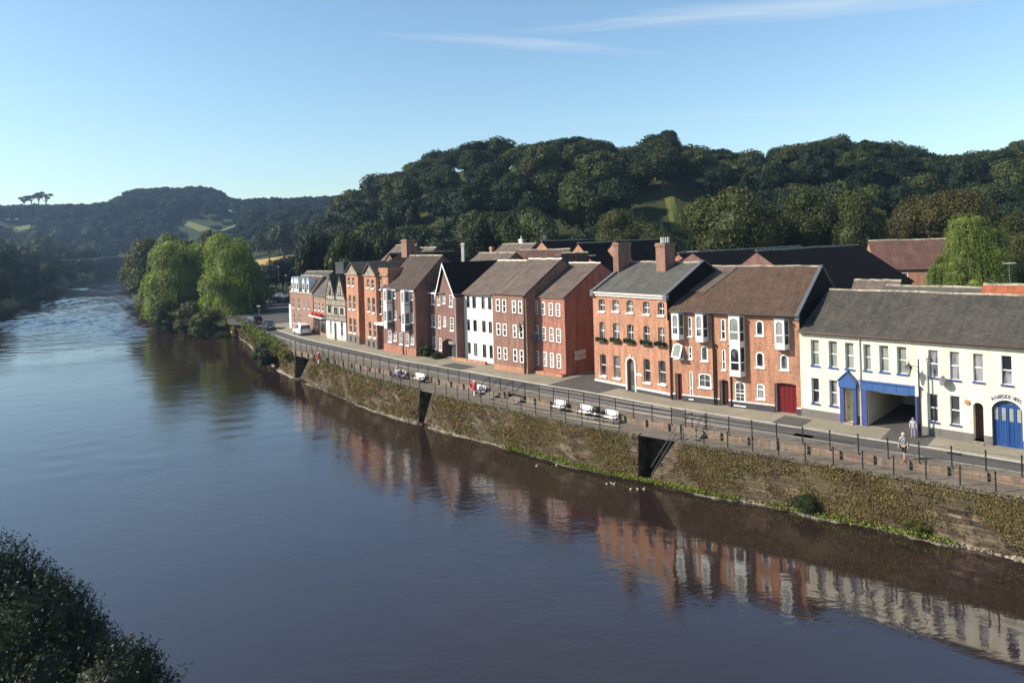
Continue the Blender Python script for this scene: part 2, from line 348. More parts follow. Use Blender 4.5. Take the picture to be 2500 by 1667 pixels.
def build_ground():
    na, nr = 210, 190
    ang = np.linspace(-52, 50, na)*math.pi/180; rad = 6*np.exp(np.linspace(0, math.log(5200/6), nr))
    A, R = np.meshgrid(ang, rad); X = R*np.sin(A); Y = R*np.cos(A); Z = terr(X, Y)
    mb = MB(); mb.v = [tuple(p) for p in np.stack([X, Y, Z], -1).reshape(-1, 3)]
    mb.f = [(i*na+j, i*na+j+1, (i+1)*na+j+1, (i+1)*na+j) for i in range(nr-1) for j in range(na-1)]
    mb.m = [0]*len(mb.f)
    tag(mb.build('ground', M['grass'], smooth=True), 'green ground of the valley and hills beside the river', None, None, 'structure')
build_ground()
def build_water():
    """one sheet: flat near the camera, with real low waves from mid river upstream and a choppy riffle about 165 m away"""
    rng = np.random.default_rng(77); rows = []; y = 48.
    while y < 830: rows.append(y); y += .5 if y < 110 else .62 if y < 200 else .9 if y < 300 else 2.
    rows = np.array(rows); u = np.linspace(0, 1, 120); xl = np.interp(rows, LB_y, LB_x)-3; xr = np.interp(rows, RB_y, RB_x)+3
    X = xl[:,None]+(xr-xl)[:,None]*u[None]; Y = np.repeat(rows[:,None], 120, 1); Z = np.zeros_like(X)
    ph = rng.uniform(0, 6.283, 64); n = 40
    patch = .5+.5*np.sin(X*.09+Y*.05+2*np.sin(Y*.043+X*.02))*np.sin(X*.05-Y*.071+1.7)
    rif = np.exp(-((X*.30+Y-150+9*np.sin(X*.07)+6*np.sin(X*.19+1))/20.)**2)
    slope = .009*patch+.080*sstep((Y-105)/80)*(.55+.45*patch)+.16*rif*(.4+.6*np.sin(X*.5+2*np.sin(Y*.2))**2)
    for k in range(n):
        lam = rng.uniform(1.3, 4.2) if k < 32 else rng.uniform(5, 11); a = rng.normal(2.1, .75); kx, ky = math.cos(a)*6.283/lam, math.sin(a)*6.283/lam
        fade = np.clip((lam-2.2*np.where(Y > 300, 2., np.where(Y > 200, .9, .55)))/.8, 0, 1)*np.where((lam > 4.5) & (Y < 330), .35, 1.)
        Z += np.sin(kx*X+ky*Y+ph[k])*fade*lam/6.283*math.sqrt(2./n)
    Z = Z*slope*1.25*sstep((Y-48)/14); Z[:,0] = Z[:,-1] = 0
    nr, nc = X.shape; mb = MB(); mb.v = [tuple(p) for p in np.stack([X, Y, Z+ZW], -1).reshape(-1, 3)]
    mb.f = [(r*nc+c, r*nc+c+1, (r+1)*nc+c+1, (r+1)*nc+c) for r in range(nr-1) for c in range(nc-1)]; mb.m = [0]*len(mb.f)
    mb.q((-120,-120,ZW), (140,-120,ZW), (140,48,ZW), (xr[0],48,ZW), (xl[0],48,ZW), (-120,48,ZW))
    o = mb.build('river_water', M['water'], smooth=True); tag(o, 'wide calm brown and blue river', None, None, 'structure')
build_water()
def patch(name, label, corners, mat, n=10, lift=.5):
    mb = MB(); c = [Vector(p) for p in corners]
    P = [[None]*(n+1) for _ in range(n+1)]
    for i in range(n+1):
        for j in range(n+1):
            u, v = i/n, j/n
            p = c[0]*(1-u)*(1-v)+c[1]*u*(1-v)+c[2]*u*v+c[3]*(1-u)*v
            P[i][j] = Vector((p.x, p.y, terr1(p.x, p.y)+lift))
    m_ = n+1; mb.v = [tuple(P[i][j]) for i in range(m_) for j in range(m_)]; mb.f = [(i*m_+j, (i+1)*m_+j, (i+1)*m_+j+1, i*m_+j+1) for i in range(n) for j in range(n)]; mb.m = [0]*(n*n)
    tag(mb.build(name, mat), label, None, None, 'structure')
patch('stubble_field', 'golden stubble field behind the hedge', [(-158,392,0),(-100,392,0),(-112,455,0),(-172,455,0)], M['stubble'])
patch('meadow_field', 'pale green meadow below the distant wooded hill', [(-378,786,0),(-293,742,0),(-300,758,0),(-384,797,0)], M['meadow'], 10, .8)
patch('meadow_slope', 'bright grass slope between trees on the hill', [(44,188,0),(55,188,0),(59,211,0),(47,209,0)], M['hill_grass'], 8, .4)
patch('far_meadow', 'pale meadow strip on the left horizon', [(-580,752,0),(-540,763,0),(-560,795,0),(-600,784,0)], M['meadow'], 10, .8)
# ------------------------------------------------------------------ road, pavements, quay
def strip(name, fa, fb, za, zb, mat, p0, p1, step=18, label=None, kind='structure', shiftb=None):
    A = line(fa, p0, p1, step, za); B = line(fb, p0, p1, step, zb)
    mb = MB(); 
    n = len(A); mb.v = [tuple(p) for p in A]+[tuple(p) for p in B]; mb.f = [(i, i+1, n+i+1, n+i) for i in range(n-1)]; mb.m = [0]*(n-1)
    return tag(mb.build(name, mat), label, None, None, kind)
def offs(pts, d):
    out = []
    for i, p in enumerate(pts):
        t = pts[min(i+1, len(pts)-1)]-pts[max(i-1, 0)]; t.z = 0; t.normalize()
        out.append(p+Vector((-t.y, t.x, 0))*d)     # +d = inland (away from the river) for lines running right
    return out
def ribbon(name, A, B, mat, label=None, kind='structure'):
    mb = MB(); n = len(A); mb.v = [tuple(p) for p in A]+[tuple(p) for p in B]; mb.f = [(i, i+1, n+i+1, n+i) for i in range(n-1)]; mb.m = [0]*(n-1)
    return tag(mb.build(name, mat), label, None, None, kind)
RX0, RX1 = 600, 2800
kl = line(KERB, 640, RX1, 18, ZS); el = line(EDGE, 640, RX1, 18, ZS); ul = line(UPPER, 640, RX1, 18, ZS); ol = line(OUTER, 640, RX1, 18, ZL)
ribbon('road', [p-Vector((0,0,.1)) for p in offs(kl, .3)], [p-Vector((0,0,.1)) for p in offs(el, -.3)], M['road'], 'grey asphalt riverside road')
ribbon('pavement', kl, offs(kl, 9.), M['pavement'], 'pale stone pavement in front of the houses')
mb = MB()
for L, sgn in ((kl, 1), (el, -1)):
    Lo = offs(L, -.14*sgn)
    for i in range(len(L)-1):
        a, b, c, d = L[i], L[i+1], Lo[i+1], Lo[i]; up = Vector((0,0,.006)); dn = Vector((0,0,-.16))
        mb.q(a+up, b+up, c+up, d+up); mb.q(d+up, c+up, c+dn, d+dn)
tag(mb.build('kerb', M['kerb']), 'pale kerb stones along both sides of the road', None, None, 'structure')
ribbon('river_walk', el, ul, M['walk'], 'brown stone footway between road and upper railing')
ribbon('quay_path', [Vector((p.x, p.y, ZL)) for p in offs(ul, .2)], [p for p in offs(ol, -.02)], M['lower_walk'], 'lower quay path on top of the river wall')
# car park and yards behind
mb = MB(); mb.q((-57,136,ZS-.02),(-34.5,119,ZS-.02),(-8,150,ZS-.02),(-60,236,ZS-.02),(-92,236,ZS-.02),(-70,165,ZS-.02)); tag(mb.build('car_park', M['yard']), 'shaded asphalt car park beyond the last house', None, None, 'structure')
mb = MB()
for a, b in ((kl[14], kl[16]),): pass
# road paint: edge line along the river side and give-way marks at the lane mouths
def dash(name, L, off, w, on, offl, z, label):
    mb = MB(); acc = 0; pts = offs(L, off); pen = True; s = 0
    for i in range(len(pts)-1):
        a, b = pts[i], pts[i+1]; t = (b-a); ln = t.length; t.normalize(); nrm = Vector((-t.y, t.x, 0))*w/2
        k = 0.
        while k < ln:
            lim = on if pen else offl; stp = min(ln-k, lim-s)
            if pen and stp > .01:
                p, q_ = a+t*k, a+t*(k+stp); zz = Vector((0,0,z))
                mb.q(p-nrm+zz, q_-nrm+zz, q_+nrm+zz, p+nrm+zz)
            k += stp; s += stp
            if s >= lim-1e-6: s = 0; pen = not pen
    return tag(mb.build(name, M['marking']), label, None, None, 'structure')
dash('road_marking', el, .45, .10, 400., .1, -.096, 'white edge line painted along the river side of the road')
rr_ = random.Random(4)
for px in (905, 1010, 1140, 1290, 1395, 1560, 1690, 1760, 1890, 2010, 2160, 2290, 2410):
    f_ = rr_.uniform(.25, .8); c = at(px, KERB(px)*(1-f_)+EDGE(px)*f_, ZS-.1); d = (at(px+9, KERB(px+9), ZS)-at(px-9, KERB(px-9), ZS)).normalized(); n_ = Vector((-d.y, d.x, 0)); L_, w_ = rr_.uniform(.5, 3.2), rr_.uniform(.22, .5)
    mb = MB(); mb.q(*[c+d*a*L_+n_*b*w_+Vector((0,0,.005)) for a, b in ((-1,-1),(1,-1),(1,1),(-1,1))]); tag(mb.build('road_patch', M['yard'] if rr_.random() < .5 else M['plinth_dark']), 'repair patch in the asphalt of the road', None, None, 'structure')
# yards: dark asphalt crossovers in the pavement
def crossover(px0, px1, deep):
    L = line(KERB, px0, px1, 8, ZS+.012); return ribbon('yard_crossing', offs(L, -.1), offs(L, deep), M['yard'], 'dark asphalt lane mouth crossing the pavement')
crossover(1338, 1462, 16); crossover(2150, 2262, 6.); crossover(1885, 1955, 2.6); crossover(1070, 1126, 2.4)
# ------------------------------------------------------------------ river wall with stair recesses
GAPS = [(722,757),(1025,1056),(1559,1652)]
SEG = [(545,722),(757,1025),(1056,1559),(1652,2800)]
seg_lab = ['overgrown old river wall at the far left end of the quay', 'long overgrown stone river wall between the two distant stair recesses', 'ivy covered stone river wall below the benches', 'brown overgrown stone river wall in front of the cream building']
def wall_pts(a, b): return line(OUTER, a, b, 14, ZL)
WALLFACE = []
for (a, b), lab in zip(SEG, seg_lab):
    P = wall_pts(a, b); t = thing('river_wall', lab, 'wall', (0,0,0), 0, 'stone river wall lengths between stair recesses')
    out = offs(P, -.32); inn = offs(P, 2.4 if a > 600 else 1.2); WALLFACE.append((P, out))
    mb = MB(); n = len(P)
    bot = [Vector((p.x, p.y, -1.2)) for p in out]
    lvl = []
    for k in range(5):
        f = k/4; lvl.append([P[i].lerp(bot[i], f)+offs(P, -1.)[i].__sub__(P[i])*random.uniform(-.05, .05)*(0 < k < 4) for i in range(n)])
    for k in range(4):
        for i in range(n-1): mb.q(lvl[k][i], lvl[k+1][i], lvl[k+1][i+1], lvl[k][i+1])
    for i, fl in ((0, 0), (n-1, 1)):
        q = [lvl[k][i] for k in range(5)]+[Vector((inn[i].x, inn[i].y, -1.2)), Vector((inn[i].x, inn[i].y, ZL-.02))]
        mb.q(*(reversed(q) if fl else q))
    mb.build('stone_face', M['stone_wall'], t)
    c0, c1 = offs(P, -.09), offs(P, .42); mb = MB()
    for i in range(n-1):
        up = Vector((0,0,random.uniform(.05, .075))); g = (P[i+1]-P[i])*.02
        a0, a1, b1, b0 = c0[i]+g, c0[i+1]-g, c1[i+1]-g, c1[i]+g; dn = Vector((0,0,-.12))
        mb.q(a0+up, a1+up, b1+up, b0+up); mb.q(a0+dn, a1+dn, a1+up, a0+up); mb.q(b1+up, b1+dn, b0+dn, b0+up); mb.q(a0+up, b0+up, b0+dn, a0+dn); mb.q(a1+dn, b1+dn, b1+up, a1+up)
    mb.build('coping', M['walk'], t)
    # narrow stone footing just above the water
    f0, f1 = [Vector((p.x, p.y, .0)) for p in offs(out, .1)], [Vector((p.x, p.y, .0)) for p in offs(out, -.8)]
    mb = MB(); wv = [.34+.24*math.sin(i*.33+a)+random.uniform(-.16, .16) for i in range(n)]; zv = [ZW+.09+.07*math.sin(i*.45+b)+random.uniform(-.03, .03) for i in range(n)]
    for i in range(n-1):
        w0, w1 = max(.1, wv[i]), max(.1, wv[i+1]); z0, z1_ = zv[i], zv[i+1]
        aa, bb = f0[i], f0[i+1]; cc, dd = aa.lerp(f1[i], w0), bb.lerp(f1[i+1], w1)
        mb.q(*[Vector((p.x, p.y, z)) for p, z in ((cc, z0), (dd, z1_), (bb, z1_+.12), (aa, z0+.12))]); mb.q(*[Vector((p.x, p.y, z)) for p, z in ((cc, -1.), (dd, -1.), (dd, z1_), (cc, z0))])
    mb.build('footing', M['stone_pale'], t)
for k, (a, b) in enumerate(GAPS):
    P = line(OUTER, a, b, 6, ZL); n = len(P); inn = offs(P, 2.1)
    lab = ['dark stair recess in the far end of the river wall, stone steps', 'black stair recess in the middle of the river wall with stone steps', 'nearest stair recess in the river wall with steps and handrail'][k]
    t = thing('river_stairs', lab, 'stairs', (0,0,0), 0, 'stone steps recessed in the river wall')
    L = (P[-1]-P[0]); ln = L.length; L.normalize(); L.z = 0; N = Vector((-L.y, L.x, 0))
    o = P[0]
    mb = MB(); ns = 14; r0, r1 = .28, 1.0
    for i in range(ns):
        s0 = ln*(r0+(r1-r0)*i/ns); z1 = ZW+.1+(ZL-ZW-.1)*(i+1)/ns
        q = [o+L*s0, o+L*(ln+.02), o+L*(ln+.02)+N*1.9, o+L*s0+N*1.9]
        q = [Vector((p.x, p.y, z1-(ZL-ZW)/ns-.02)) for p in q]
        mb.extr(list(reversed(q)), (0,0,(ZL-ZW)/ns+.02))
    q = [o-N*.3-L*.3, o+L*ln*.4-N*.5, o+L*ln*.4+N*2.1, o-L*.3+N*2.1]; q = [Vector((p.x, p.y, -1.)) for p in q]; mb.extr(list(reversed(q)), (0,0,ZW+1.1))
    mb.build('steps', M['stone_wall'], t)
    mb = MB(); q = [o+N*2.0, o+L*ln+N*2.0, o+L*ln+N*2.45, o+N*2.45]; q = [Vector((p.x, p.y, -1.)) for p in q]; mb.extr(list(reversed(q)), (0,0,ZL+1.-.02)); mb.build('back_wall', M['stone_wall'], t)
    if k == 2:
        mb = MB(); q0 = o+L*ln*.3+N*.1; q1 = o+L*ln*.98+N*.1
        mb.tube([Vector((q0.x, q0.y, ZW+.5)), Vector((q1.x, q1.y, ZL+.6))], .035); mb.tube([Vector((q0.x, q0.y, ZW+1.1)), Vector((q1.x, q1.y, ZL+1.1))], .035); mb.build('handrail', M['railbar'], t)
# brick retaining wall below the upper railing, with piers
bw_runs = [((700,1052), 'long brick retaining wall under the upper railing at the far end'), ((1056,1240), 'low brick retaining wall beside the red box'), ((1285,1660), 'low brick retaining wall behind the row of white benches'), ((1665,2800), 'low brick retaining wall with piers opposite the cream building')]
for (a, b), lab in bw_runs:
    P = line(UPPER, a, b, 14, ZS); o2 = offs(P, .34); t = thing('retaining_wall', lab, 'wall', (0,0,0), 0, 'brick retaining walls along the quay')
    mb = MB(); n = len(P); f = offs(P, -.02)
    for i in range(n-1):
        z0 = Vector((0,0,-.75)); mb.q(f[i]+z0, f[i+1]+z0, f[i+1], f[i])
        mb.q(f[i], f[i+1], o2[i+1], o2[i])
    mb.q(f[0]+z0, f[0], o2[0], o2[0]+z0); mb.q(f[-1]+z0, o2[-1]+z0, o2[-1], f[-1])
    mb.build('brick_face', M['brick_wall'], t)
    mb = MB(); c0 = offs(P, -.05); c1 = offs(P, .38)
    for i in range(n-1):
        up = Vector((0,0,.07)); g = Vector((0,0,.004))
        mb.q(c0[i]+up, c0[i+1]+up, c1[i+1]+up, c1[i]+up); mb.q(c0[i]+g, c0[i+1]+g, c0[i+1]+up, c0[i]+up); mb.q(c1[i+1]+g, c1[i]+g, c1[i]+up, c1[i+1]+up)
    mb.build('coping', M['lower_walk'], t)
    # piers every couple of metres
    dist = 0; nxt = 1.
    for i in range(n-1):
        seg = (P[i+1]-P[i]); l = seg.length; d = seg.normalized(); nn = Vector((-d.y, d.x, 0))
        while dist+l > nxt:
            p = P[i]+d*(nxt-dist); q = [p-d*.2-nn*.22, p+d*.2-nn*.22, p+d*.2+nn*.1, p-d*.2+nn*.1]
            mb = MB(); mb.extr([Vector((x.x, x.y, ZL-.15)) for x in reversed(q)], (0,0,.76)); mb.build('pier', M['brick_wall'], t)
            nxt += 2.05
        dist += l
# ------------------------------------------------------------------ railings
def railing(name, lab, f, z, p0, p1, spacing, group, inset, h=1.15, bars=(.42,.78,1.12)):
    P = offs(line(f, p0, p1, 5, z), inset); t = thing(name, lab, 'railing', (0,0,0), 0, group)
    # one mesh per post, shared data
    mb = MB(); mb.tube([(0,0,-.1),(0,0,h)], .042, 6); mb.lathe((0,0,h), [(.042,0),(.065,.03),(.06,.09),(.02,.13)], 8); pm = mb.build('post', M['rail'], t); first = True
    dist = 0; nxt = .05; posts = []
    for i in range(len(P)-1):
        seg = P[i+1]-P[i]; l = seg.length
        while dist+l > nxt:
            p = P[i]+seg*((nxt-dist)/l); posts.append(p)
            nxt += spacing
        dist += l
    for p in posts:
        o = pm if first else pm.copy()
        if not first: COL.objects.link(o); o.parent = t
        first = False; o.location = p; o.rotation_euler = (random.uniform(-.02, .02), random.uniform(-.02, .02), 0)
    for b in bars:
        mb = MB(); mb.tube([p+Vector((0,0,b)) for p in posts], .015, 6); mb.build('rail', M['railbar'], t)
    return t
g1 = 'black iron railings along the edge of the quay'; g2 = 'black iron railings along the upper footway'
railing('railing', 'black iron railing on the wall top at the far bend of the quay', OUTER, ZS-.2, 604, 690, 1.75, g1, .25)
railing('railing', 'black iron quay edge railing between the far and middle stair recesses', OUTER, ZL, 762, 1022, 1.75, g1, .12)
railing('railing', 'black iron quay edge railing in front of the benches', OUTER, ZL, 1060, 1552, 1.75, g1, .12)
railing('railing', 'nearest black iron quay edge railing, right of the big stair recess', OUTER, ZL, 1660, 2780, 1.75, g1, .12)
railing('railing', 'black iron upper railing along the far part of the road', UPPER, ZS+.07, 694, 1150, 1.75, g2, .16)
railing('railing', 'black iron upper railing behind the white benches', UPPER, ZS+.07, 1313, 1662, 1.75, g2, .16)
railing('railing', 'black iron upper railing behind the walking man', UPPER, ZS+.07, 1670, 2780, 1.75, g2, .16)
# ramp gates: curved handrails where the footway drops to the quay
def gate(px0, px1, lab):
    a = at(px0, UPPER(px0), ZS); b = at(px1, UPPER(px1), ZS); d = b-a; nn = Vector((d.y, -d.x, 0)).normalized()
    t = thing('stair_handrail', lab, 'handrail', a, 0, 'curved iron handrails at the quay steps')
    for e, q in ((0, Vector((0,0,0))), (1, d)):
        mb = MB(); mb.tube([q, q+Vector((0,0,1.25))], .045, 6); mb.build('post', M['rail'], t)
        mb = MB(); w = d*(1 if e == 0 else -1)
        mb.tube([q+Vector((0,0,1.2)), q+nn*.5+Vector((0,0,1.12)), q+nn*1.1+Vector((0,0,.75)), q+nn*1.5+Vector((0,0,.4)), q+nn*1.5+Vector((0,0,-.55))], .03, 6); mb.build('handrail', M['rail'], t)
    mb = MB()
    for i in range(4): 
        q = [nn*(.32*i)+d*.04, nn*(.32*i+.32)+d*.04, nn*(.32*i+.32)+d*.96, nn*(.32*i)+d*.96]
        mb.extr([x+Vector((0,0,-.6)) for x in q], (0,0,.6-.12*(i+1)))
    mb.build('step', M['lower_walk'], t)
gate(1196, 1222, 'iron handrails at the steps beside the red lifebuoy box'); gate(1253, 1282, 'arched iron handrails at the steps left of the benches'); gate(1690, 1722, 'iron handrails at the steps above the nearest stair recess')
# ------------------------------------------------------------------ houses
def outline(s0, z0, s1, z1, r, i=0., n=8):
    s0 += i; s1 -= i; z0 += i; z1 -= i
    p = [(s0, z0), (s1, z0)]
    if r <= 0: return p+[(s1, z1), (s0, z1)]
    w = (s1-s0)/2; R = (w*w+r*r)/(2*r); c = (s0+s1)/2; zc = z1-R; a = math.asin(min(1, w/R))
    if r > w*.999: a = math.pi/2
    return p+[(c+R*math.sin(a-2*a*k/n), zc+R*math.cos(a-2*a*k/n)) for k in range(n+1)]
def ring(mb, o, i, y0, y1):
    n = len(o)
    for k in range(n):
        j = (k+1) % n
        mb.q((o[k][0],y0,o[k][1]), (o[j][0],y0,o[j][1]), (i[j][0],y0,i[j][1]), (i[k][0],y0,i[k][1]))
        mb.q((i[k][0],y0,i[k][1]), (i[j][0],y0,i[j][1]), (i[j][0],y1,i[j][1]), (i[k][0],y1,i[k][1]))
        mb.q((o[j][0],y0,o[j][1]), (o[k][0],y0,o[k][1]), (o[k][0],y1,o[k][1]), (o[j][0],y1,o[j][1]))
WR = random.Random(99); M['glass_dim'] = glassmat('window_dim', (.05,.055,.055), curtain=(.16,.155,.14))
class House:
    def __init__(s, name, label, p1, p2, cat='house', group=None, z=ZS):
        s.P1 = at(*p1, ZS); s.P2 = at(*p2, ZS); d = s.P2-s.P1; s.W = d.length; s.a = d.normalized(); s.n = Vector((-s.a.y, s.a.x, 0))
        s.root = thing(name, label, cat, s.P1, math.atan2(s.a.y, s.a.x), group); s.ops = []; s.todo = []
    def fz(s, px, py, y=0.):
        ra, rb = ray(px, py); o = s.P1+s.n*y
        t = (ra*o.y-o.x)/(s.a.x-ra*s.a.y); Y = o.y+t*s.a.y
        return t, HC-rb*Y-ZS
    def rect(s, x0, x1, y0, y1, y=0.):
        c = (x0+x1)/2; return s.fz(x0, (y0+y1)/2, y)[0], s.fz(c, y1, y)[1], s.fz(x1, (y0+y1)/2, y)[0], s.fz(c, y0, y)[1]
    def hole(s, r, rise=0., depth=.14): s.ops.append((*r, rise, depth))
    def mbuild(s, mb, name, mat, parent=None): return mb.build(name, mat, parent or s.root)
    def window(s, r, rise=0., depth=.14, fw=.07, bars=(0, 1), frame='white', glass='glass', sill='white', sillw=.08, mid=.5, name='window', silld=.1, cut=True):
        s0, z0, s1, z1 = r
        if glass == 'glass': glass = WR.choice(['glass','glass','glass','glass_curtain','glass_dim'])
        if cut: s.hole(r, rise, depth+.04)
        mb = MB(); y = depth
        ring(mb, outline(s0, z0, s1, z1, rise), outline(s0, z0, s1, z1, rise, fw), y-.03, y+.05)
        b = .035 if fw < .09 else .045
        if mid: zm = z0+(z1-z0)*mid; mb.box(s0+fw, y-.02, zm-b, s1-fw, y+.03, zm+b)
        for k in range(bars[0]): x = s0+fw+(s1-s0-2*fw)*(k+1)/(bars[0]+1); mb.box(x-.016, y, z0+fw, x+.016, y+.028, z1-fw-rise*.2)
        for k in range(bars[1]-1 if bars[1] > 1 else 0):
            zz = z0+fw+(z1-z0-2*fw)*(k+1)/bars[1]
            mb.box(s0+fw, y+.002, zz-.016, s1-fw, y+.027, zz+.016)
        w = s.mbuild(mb, name, M[frame]); mb = MB(); o = outline(s0, z0, s1, z1, rise, fw*.5)
        mb.q(*[(p[0], y+.035, p[1]) for p in o]); mb.build('pane', M[glass], w)
        if sill:
            mb = MB(); mb.box(s0-.07, -silld, z0-sillw, s1+.07, depth-.01, z0+.012); mb.build('sill', M[sill], w)
        return w
    def walls(s, D, eave, mat, gable=None, z0=-.5, W=None, left_y=0., name='wall'):
        W = W or s.W; mb = MB(); ops = s.ops
        xs = sorted({0., W, *[o[0] for o in ops], *[o[2] for o in ops]}); zs = sorted({z0, eave, *[o[1] for o in ops], *[o[3] for o in ops]})
        xs = [x for x in xs if 0 <= x <= W]; zs = [z for z in zs if z0 <= z <= eave]
        for i in range(len(xs)-1):
            for j in range(len(zs)-1):
                cx, cz = (xs[i]+xs[i+1])/2, (zs[j]+zs[j+1])/2
                if any(o[0] < cx < o[2] and o[1] < cz < o[3] for o in ops): continue
                if xs[i+1]-xs[i] < 1e-4 or zs[j+1]-zs[j] < 1e-4: continue
                mb.q((xs[i],0,zs[j]), (xs[i+1],0,zs[j]), (xs[i+1],0,zs[j+1]), (xs[i],0,zs[j+1]))
        for (a, b, c, d, r, dp) in ops:
            o = outline(a, b, c, d, r); n = len(o)
            for k in range(n):
                j = (k+1) % n; mb.q((o[k][0],0,o[k][1]), (o[k][0],dp,o[k][1]), (o[j][0],dp,o[j][1]), (o[j][0],0,o[j][1]))
            if r > 0:
                arc = o[2:]; h = len(arc)//2
                mb.q(*[(p[0],0,p[1]) for p in arc[:h+1]], (arc[h][0]+1e-4,0,d), (c,0,d)) if arc[h][1] < d-1e-4 else mb.q(*[(p[0],0,p[1]) for p in arc[:h+1]], (c,0,d))
                mb.q((a,0,d), *[(p[0],0,p[1]) for p in arc[h:]])
        top = lambda y: eave
        for x, fl in ((0., 0), (W, 1)):
            y0 = left_y if x == 0 else 0
            pts = [(x,y0,z0),(x,D,z0),(x,D,eave if not gable else gable[2] if len(gable) > 2 else eave)]
            if gable: pts.append((x,gable[0],gable[1]))
            pts.append((x,y0,eave))
            mb.q(*(pts if fl else reversed(pts)))
        mb.q((W,D,z0),(0,D,z0),(0,D,eave if not gable or len(gable) < 3 else gable[2]),(W,D,eave if not gable or len(gable) < 3 else gable[2]))
        return s.mbuild(mb, name, mat)
    def roof(s, D, eave, ry, rz, mat, ov=.22, vo=.06, W=None, x0=0., th=.13, back=None, seed=0, name='roof', ridge='stone_pale', sag=.065):
        W = W or s.W; rnd = random.Random(seed); mb = MB(); n = 10; back = eave if back is None else back
        sl = (rz-eave)/ry; sb = (rz-back)/(D-ry); cols = []
        for i in range(n+1):
            x = x0-vo+(W-x0+2*vo)*i/n; j = [rnd.uniform(-sag, sag) for _ in range(3)]
            cols.append([(x,-ov,eave-ov*sl+.05), (x,ry*.5,(eave+rz)/2+.05+j[0]), (x,ry,rz+.05+j[1]*.6), (x,D+ov,back-ov*sb+.05)])
        up = lambda p, k=th: (p[0], p[1], p[2]+k)
        for i in range(n):
            A, B = cols[i], cols[i+1]
            for k in range(3): mb.q(up(A[k]), up(B[k]), up(B[k+1]), up(A[k+1])); mb.q(A[k+1], B[k+1], B[k], A[k])
            mb.q(A[0], B[0], up(B[0]), up(A[0])); mb.q(B[3], A[3], up(A[3]), up(B[3]))
        for A, fl in ((cols[0], 0), (cols[-1], 1)):
            for k in range(3): q = [A[k], A[k+1], up(A[k+1]), up(A[k])]; mb.q(*(q if fl else reversed(q)))
        rf = s.mbuild(mb, name, mat)
        if ridge:
            mb = MB()
            for i in range(n):
                a, b = Vector(up(cols[i][2], th+.0)), Vector(up(cols[i+1][2], th+.0)); g = (b-a)*.01
                for A_, B_ in ((a+g, b-g),):
                    mb.extr([A_+Vector((0,-.16,-.10)), A_+Vector((0,0,.09)), A_+Vector((0,.16,-.10))], B_-A_)
            mb.build('ridge_tiles', M[ridge], rf)
        return rf
    def gutter(s, eave, mat='black', W=None, y=-.27, drop=.06, x0=0., r=.055):
        mb = MB(); mb.tube([(x0, y, eave-drop), (W or s.W, y, eave-drop)], r, 6); return s.mbuild(mb, 'gutter', M[mat])
    def pipe(s, x, z1, z0=0., mat='black', y=-.09, r=.05, name='downpipe'):
        mb = MB(); mb.tube([(x, y-.1, z1), (x, y, z1-.3), (x, y, z0)], r, 6); mb.box(x-.1, y-.1, z1-.02, x+.1, y+.08, z1+.16); return s.mbuild(mb, name, M[mat])
    def chimney(s, x, y, z0, z1, wx, wy, mat, pots=2, parent=None, pot='pot_buff'):
        mb = MB(); mb.box(x-wx/2, y-wy/2, z0, x+wx/2, y+wy/2, z1-.35); mb.box(x-wx/2-.07, y-wy/2-.07, z1-.35, x+wx/2+.07, y+wy/2+.07, z1-.16); mb.box(x-wx/2-.02, y-wy/2-.02, z1-.16, x+wx/2+.02, y+wy/2+.02, z1)
        c = s.mbuild(mb, 'chimney', mat, parent)
        for k in range(pots):
            t = (k+.5)/pots-.5; px, py = (x+t*wx*.9, y) if wx > wy else (x, y+t*wy*.9)
            mb = MB(); mb.lathe((px, py, z1), [(.13,-.02),(.11,.1),(.1,.45),(.13,.5),(.13,.55),(.09,.56)], 8); mb.build('chimney_pot', M[pot], c)
        return c
def zoom(ox, oy, k): return lambda X0, X1, Y0, Y1: (ox+X0/k, ox+X1/k, oy+Y0/k, oy+Y1/k)
Z3 = zoom(1420, 560, 4.126); Z4 = zoom(1420, 720, 4.126); ZH = zoom(1930, 780, 4.126); Z5 = zoom(1000, 560, 4.704); Z6 = zoom(660, 560, 4.704); ZA = zoom(690, 640, 7.465)
G_ROW = 'row of houses facing the river'
# --- cream building with blue paintwork
H = House('cream_building', 'long cream rendered two storey building with blue sills and a slate roof', (1957,1014), (2490,1098), 'building')
H.W += 9.
E_H = 6.85
for i, b in enumerate([(205,287,205,465),(385,470,218,485),(550,637,235,500),(735,808,250,515),(895,988,262,530),(1072,1168,275,550)]):
    H.window(H.rect(*ZH(*b)), 0, .26, .06, (0,1), 'white', 'glass_blind', 'blue')
for b in [(1390,1488,308,585),(1605,1705,325,610),(1840,1945,345,630),(2125,2235,365,660)]: H.window(H.rect(*ZH(*b)), 0, .14, .05, (0,1), 'white', 'glass_curtain', 'navy')
for b in [(212,287,590,845),(392,472,612,870)]: H.window(H.rect(*ZH(*b)), 0, .26, .06, (0,1), 'white', 'glass', 'navy')
for b in [(1395,1488,750,1030),(1610,1710,770,1060)]: H.window(H.rect(*ZH(*b)), 0, .14, .05, (0,1), 'white', 'glass', 'navy')
xr = H.rect(*ZH(2125,2235,365,660))
for k in range(1, 4):
    dx = 2.2*k; H.window((xr[0]+dx, xr[1], xr[2]+dx, xr[3]), 0, .14, .05, (0,1), 'white', 'glass_curtain', 'navy')
# carriage entrance
ce = H.rect(*ZH(775,1262,720,1105)); ce = (ce[0], -.5, ce[2], ce[3]); H.hole(ce, 0, .3)
# porch door
pd = H.rect(*ZH(552,640,680,1060)); pd = (pd[0], .12, pd[2], pd[3]); H.hole(pd, 0, .45)
